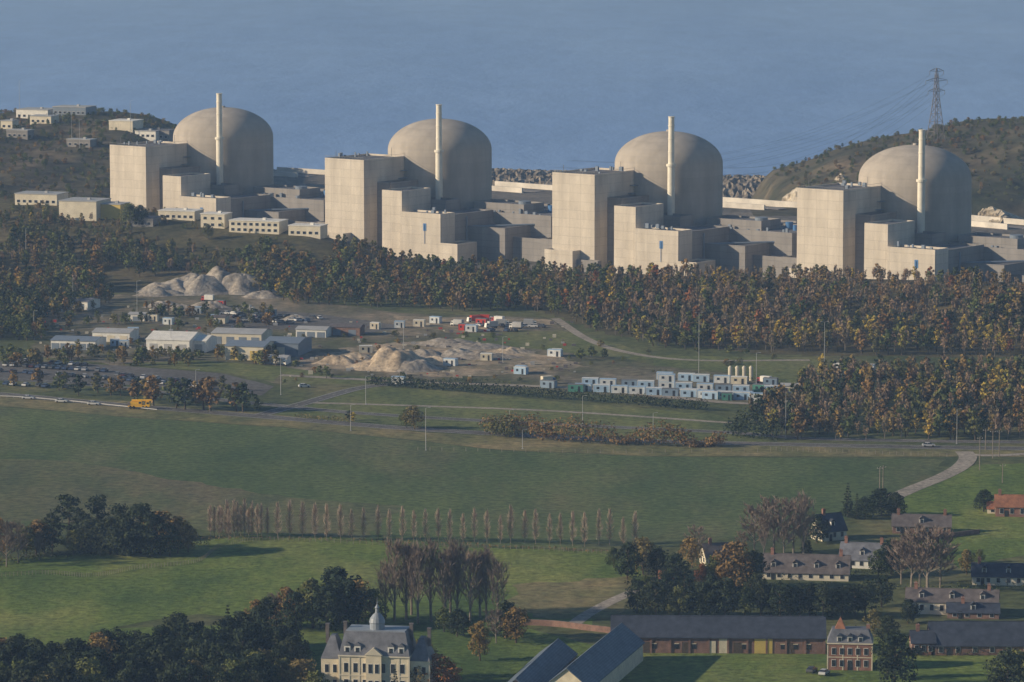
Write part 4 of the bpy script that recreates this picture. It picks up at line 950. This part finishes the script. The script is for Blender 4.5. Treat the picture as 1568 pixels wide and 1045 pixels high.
# chateau
xa,ya=G(573,1064); k=ya/FPX; L=110*k; r=empty('chateau',(xa,ya,0),-.15); h=9.2; dp=11
mb=MB(); mb.box(-L/2,L/2,0,dp,-.3,h,0); mb.box(-1.9,1.9,-.8,-.003,-.3,h+.6,0)
for s in(-1,1): mb.box(s*(L/2+2.4)-2.4+.003*s,s*(L/2+2.4)+2.4,1.5,dp-1,-.3,h-1,0)
mb.obj('walls',[M['stone']],r)
mb=MB(); mb.box(-L/2-.25,L/2+.25,-.3,dp+.25,h,h+.35,0); mb.box(-L/2-.05,L/2+.05,-.1,-.004,4.5,4.75,0); mb.hexa([(-2.2,-1,h+.6),(2.2,-1,h+.6),(2.2,.4,h+.6),(-2.2,.4,h+.6),(-.1,-1,h+2.4),(.1,-1,h+2.4),(.1,.4,h+2.4),(-.1,.4,h+2.4)],0)
for x in np.linspace(-L/2,L/2,8): mb.box(x-.2,x+.2,-.09,-.006,0,h-.01,0)
mb.obj('cornices',[M['cream']],r)
mb=MB(); mb.hip(-L/2-.2,L/2+.2,-.2,dp+.2,h+.35,h+5.9,1.3,1.8,0); mb.box(-L/2+1.3,L/2-1.3,1.8,dp-1.8,h+5.9,h+6.1,1)
for s in(-1,1): mb.hip(s*(L/2+2.4)-2.5,s*(L/2+2.4)+2.5,1.4,dp-.9,h-.98,h+4.2,1.9,2.8,0)
mb.obj('mansard_roof',[M['slatel'],M['zinc']],r)
mb=MB(); mb.lathe([(1.8,h+6.0),(1.85,h+7.6),(2.0,h+7.8),(1.7,h+8.8),(1.0,h+9.7),(.5,h+10.1),(.45,h+11.1),(.6,h+11.3),(.1,h+12.2),(.02,h+14)],16,0); mb.obj('cupola',[M['zinc']],r,(0,dp*.4,0))
mb=MB(); windows(mb,-L/2+.5,L/2-.5,[1.4,5.4],7,0,1.0,2.2,0,1)
windows(mb,-1.6,1.6,[5.4,1.4],2,-.8,.9,2.2,0,1)
for s in(-1,1): windows(mb,s*(L/2+2.4)-2,s*(L/2+2.4)+2,[1.2,4.9],2,1.5,.9,1.9,0,1)
for c in(-6.6,-4.1,4.1,6.6): 
    mb.box(c-.75,c+.75,.1,1.6,h+.4,h+2.6,1); mb.box(c-.42,c+.42,.02,.095,h+.7,h+2.2,0); mb.hexa([(c-.95,0,h+2.6),(c+.95,0,h+2.6),(c+.95,2,h+2.6),(c-.95,2,h+2.6),(c-.05,0,h+3.5),(c+.05,0,h+3.5),(c+.05,2,h+3.5),(c-.05,2,h+3.5)],2)
mb.obj('windows_and_dormers',[M['glass'],M['white'],M['slatel']],r)
mb=MB()
for c,z in((-L/2+.4,1.4),(L/2-.4,1.4),(-L/2-4.0,.8),(L/2+4.0,.4)): mb.box(c-.4,c+.4,dp*.5,dp*.5+.9,h+2,h+5.8+z,0); mb.box(c-.5,c+.5,dp*.5-.1,dp*.5+1.0,h+5.8+z,h+6.05+z,0)
mb.obj('chimneys',[M['slateb']],r)
# ------------------------------------------------------------------ light, world, camera
az=math.atan2(-.975,-.19); el=math.radians(20)   # azimuth clockwise from +Y
sd=Vector((math.sin(az)*math.cos(el),math.cos(az)*math.cos(el),math.sin(el)))
L_=bpy.data.lights.new('sun','SUN'); L_.energy=5.0; L_.angle=math.radians(.5); L_.color=(1,.86,.66)
so=bpy.data.objects.new('sun',L_); S.collection.objects.link(so); so.rotation_euler=(-sd).to_track_quat('-Z','Y').to_euler()
w=bpy.data.worlds.new('World'); S.world=w; w.use_nodes=True; nt=w.node_tree
sk=nt.nodes.new('ShaderNodeTexSky'); sk.sky_type='NISHITA'; sk.sun_disc=False; sk.sun_elevation=el; sk.sun_rotation=az%(2*math.pi); sk.air_density=1.2; sk.dust_density=.2; sk.ozone_density=5
nt.links.new(sk.outputs[0],nt.nodes['Background'].inputs[0]); nt.nodes['Background'].inputs[1].default_value=.08
cd=bpy.data.cameras.new('camera'); co=bpy.data.objects.new('camera',cd); S.collection.objects.link(co)
cd.sensor_width=36; cd.lens=36*FPX/1568; cd.clip_start=5; cd.clip_end=80000
co.location=(0,0,CAMH); co.rotation_euler=(math.pi/2-PH,0,0); S.camera=co
S.view_settings.view_transform='Standard'; S.view_settings.look='None'; S.view_settings.exposure=0
print('objects',len(bpy.data.objects))
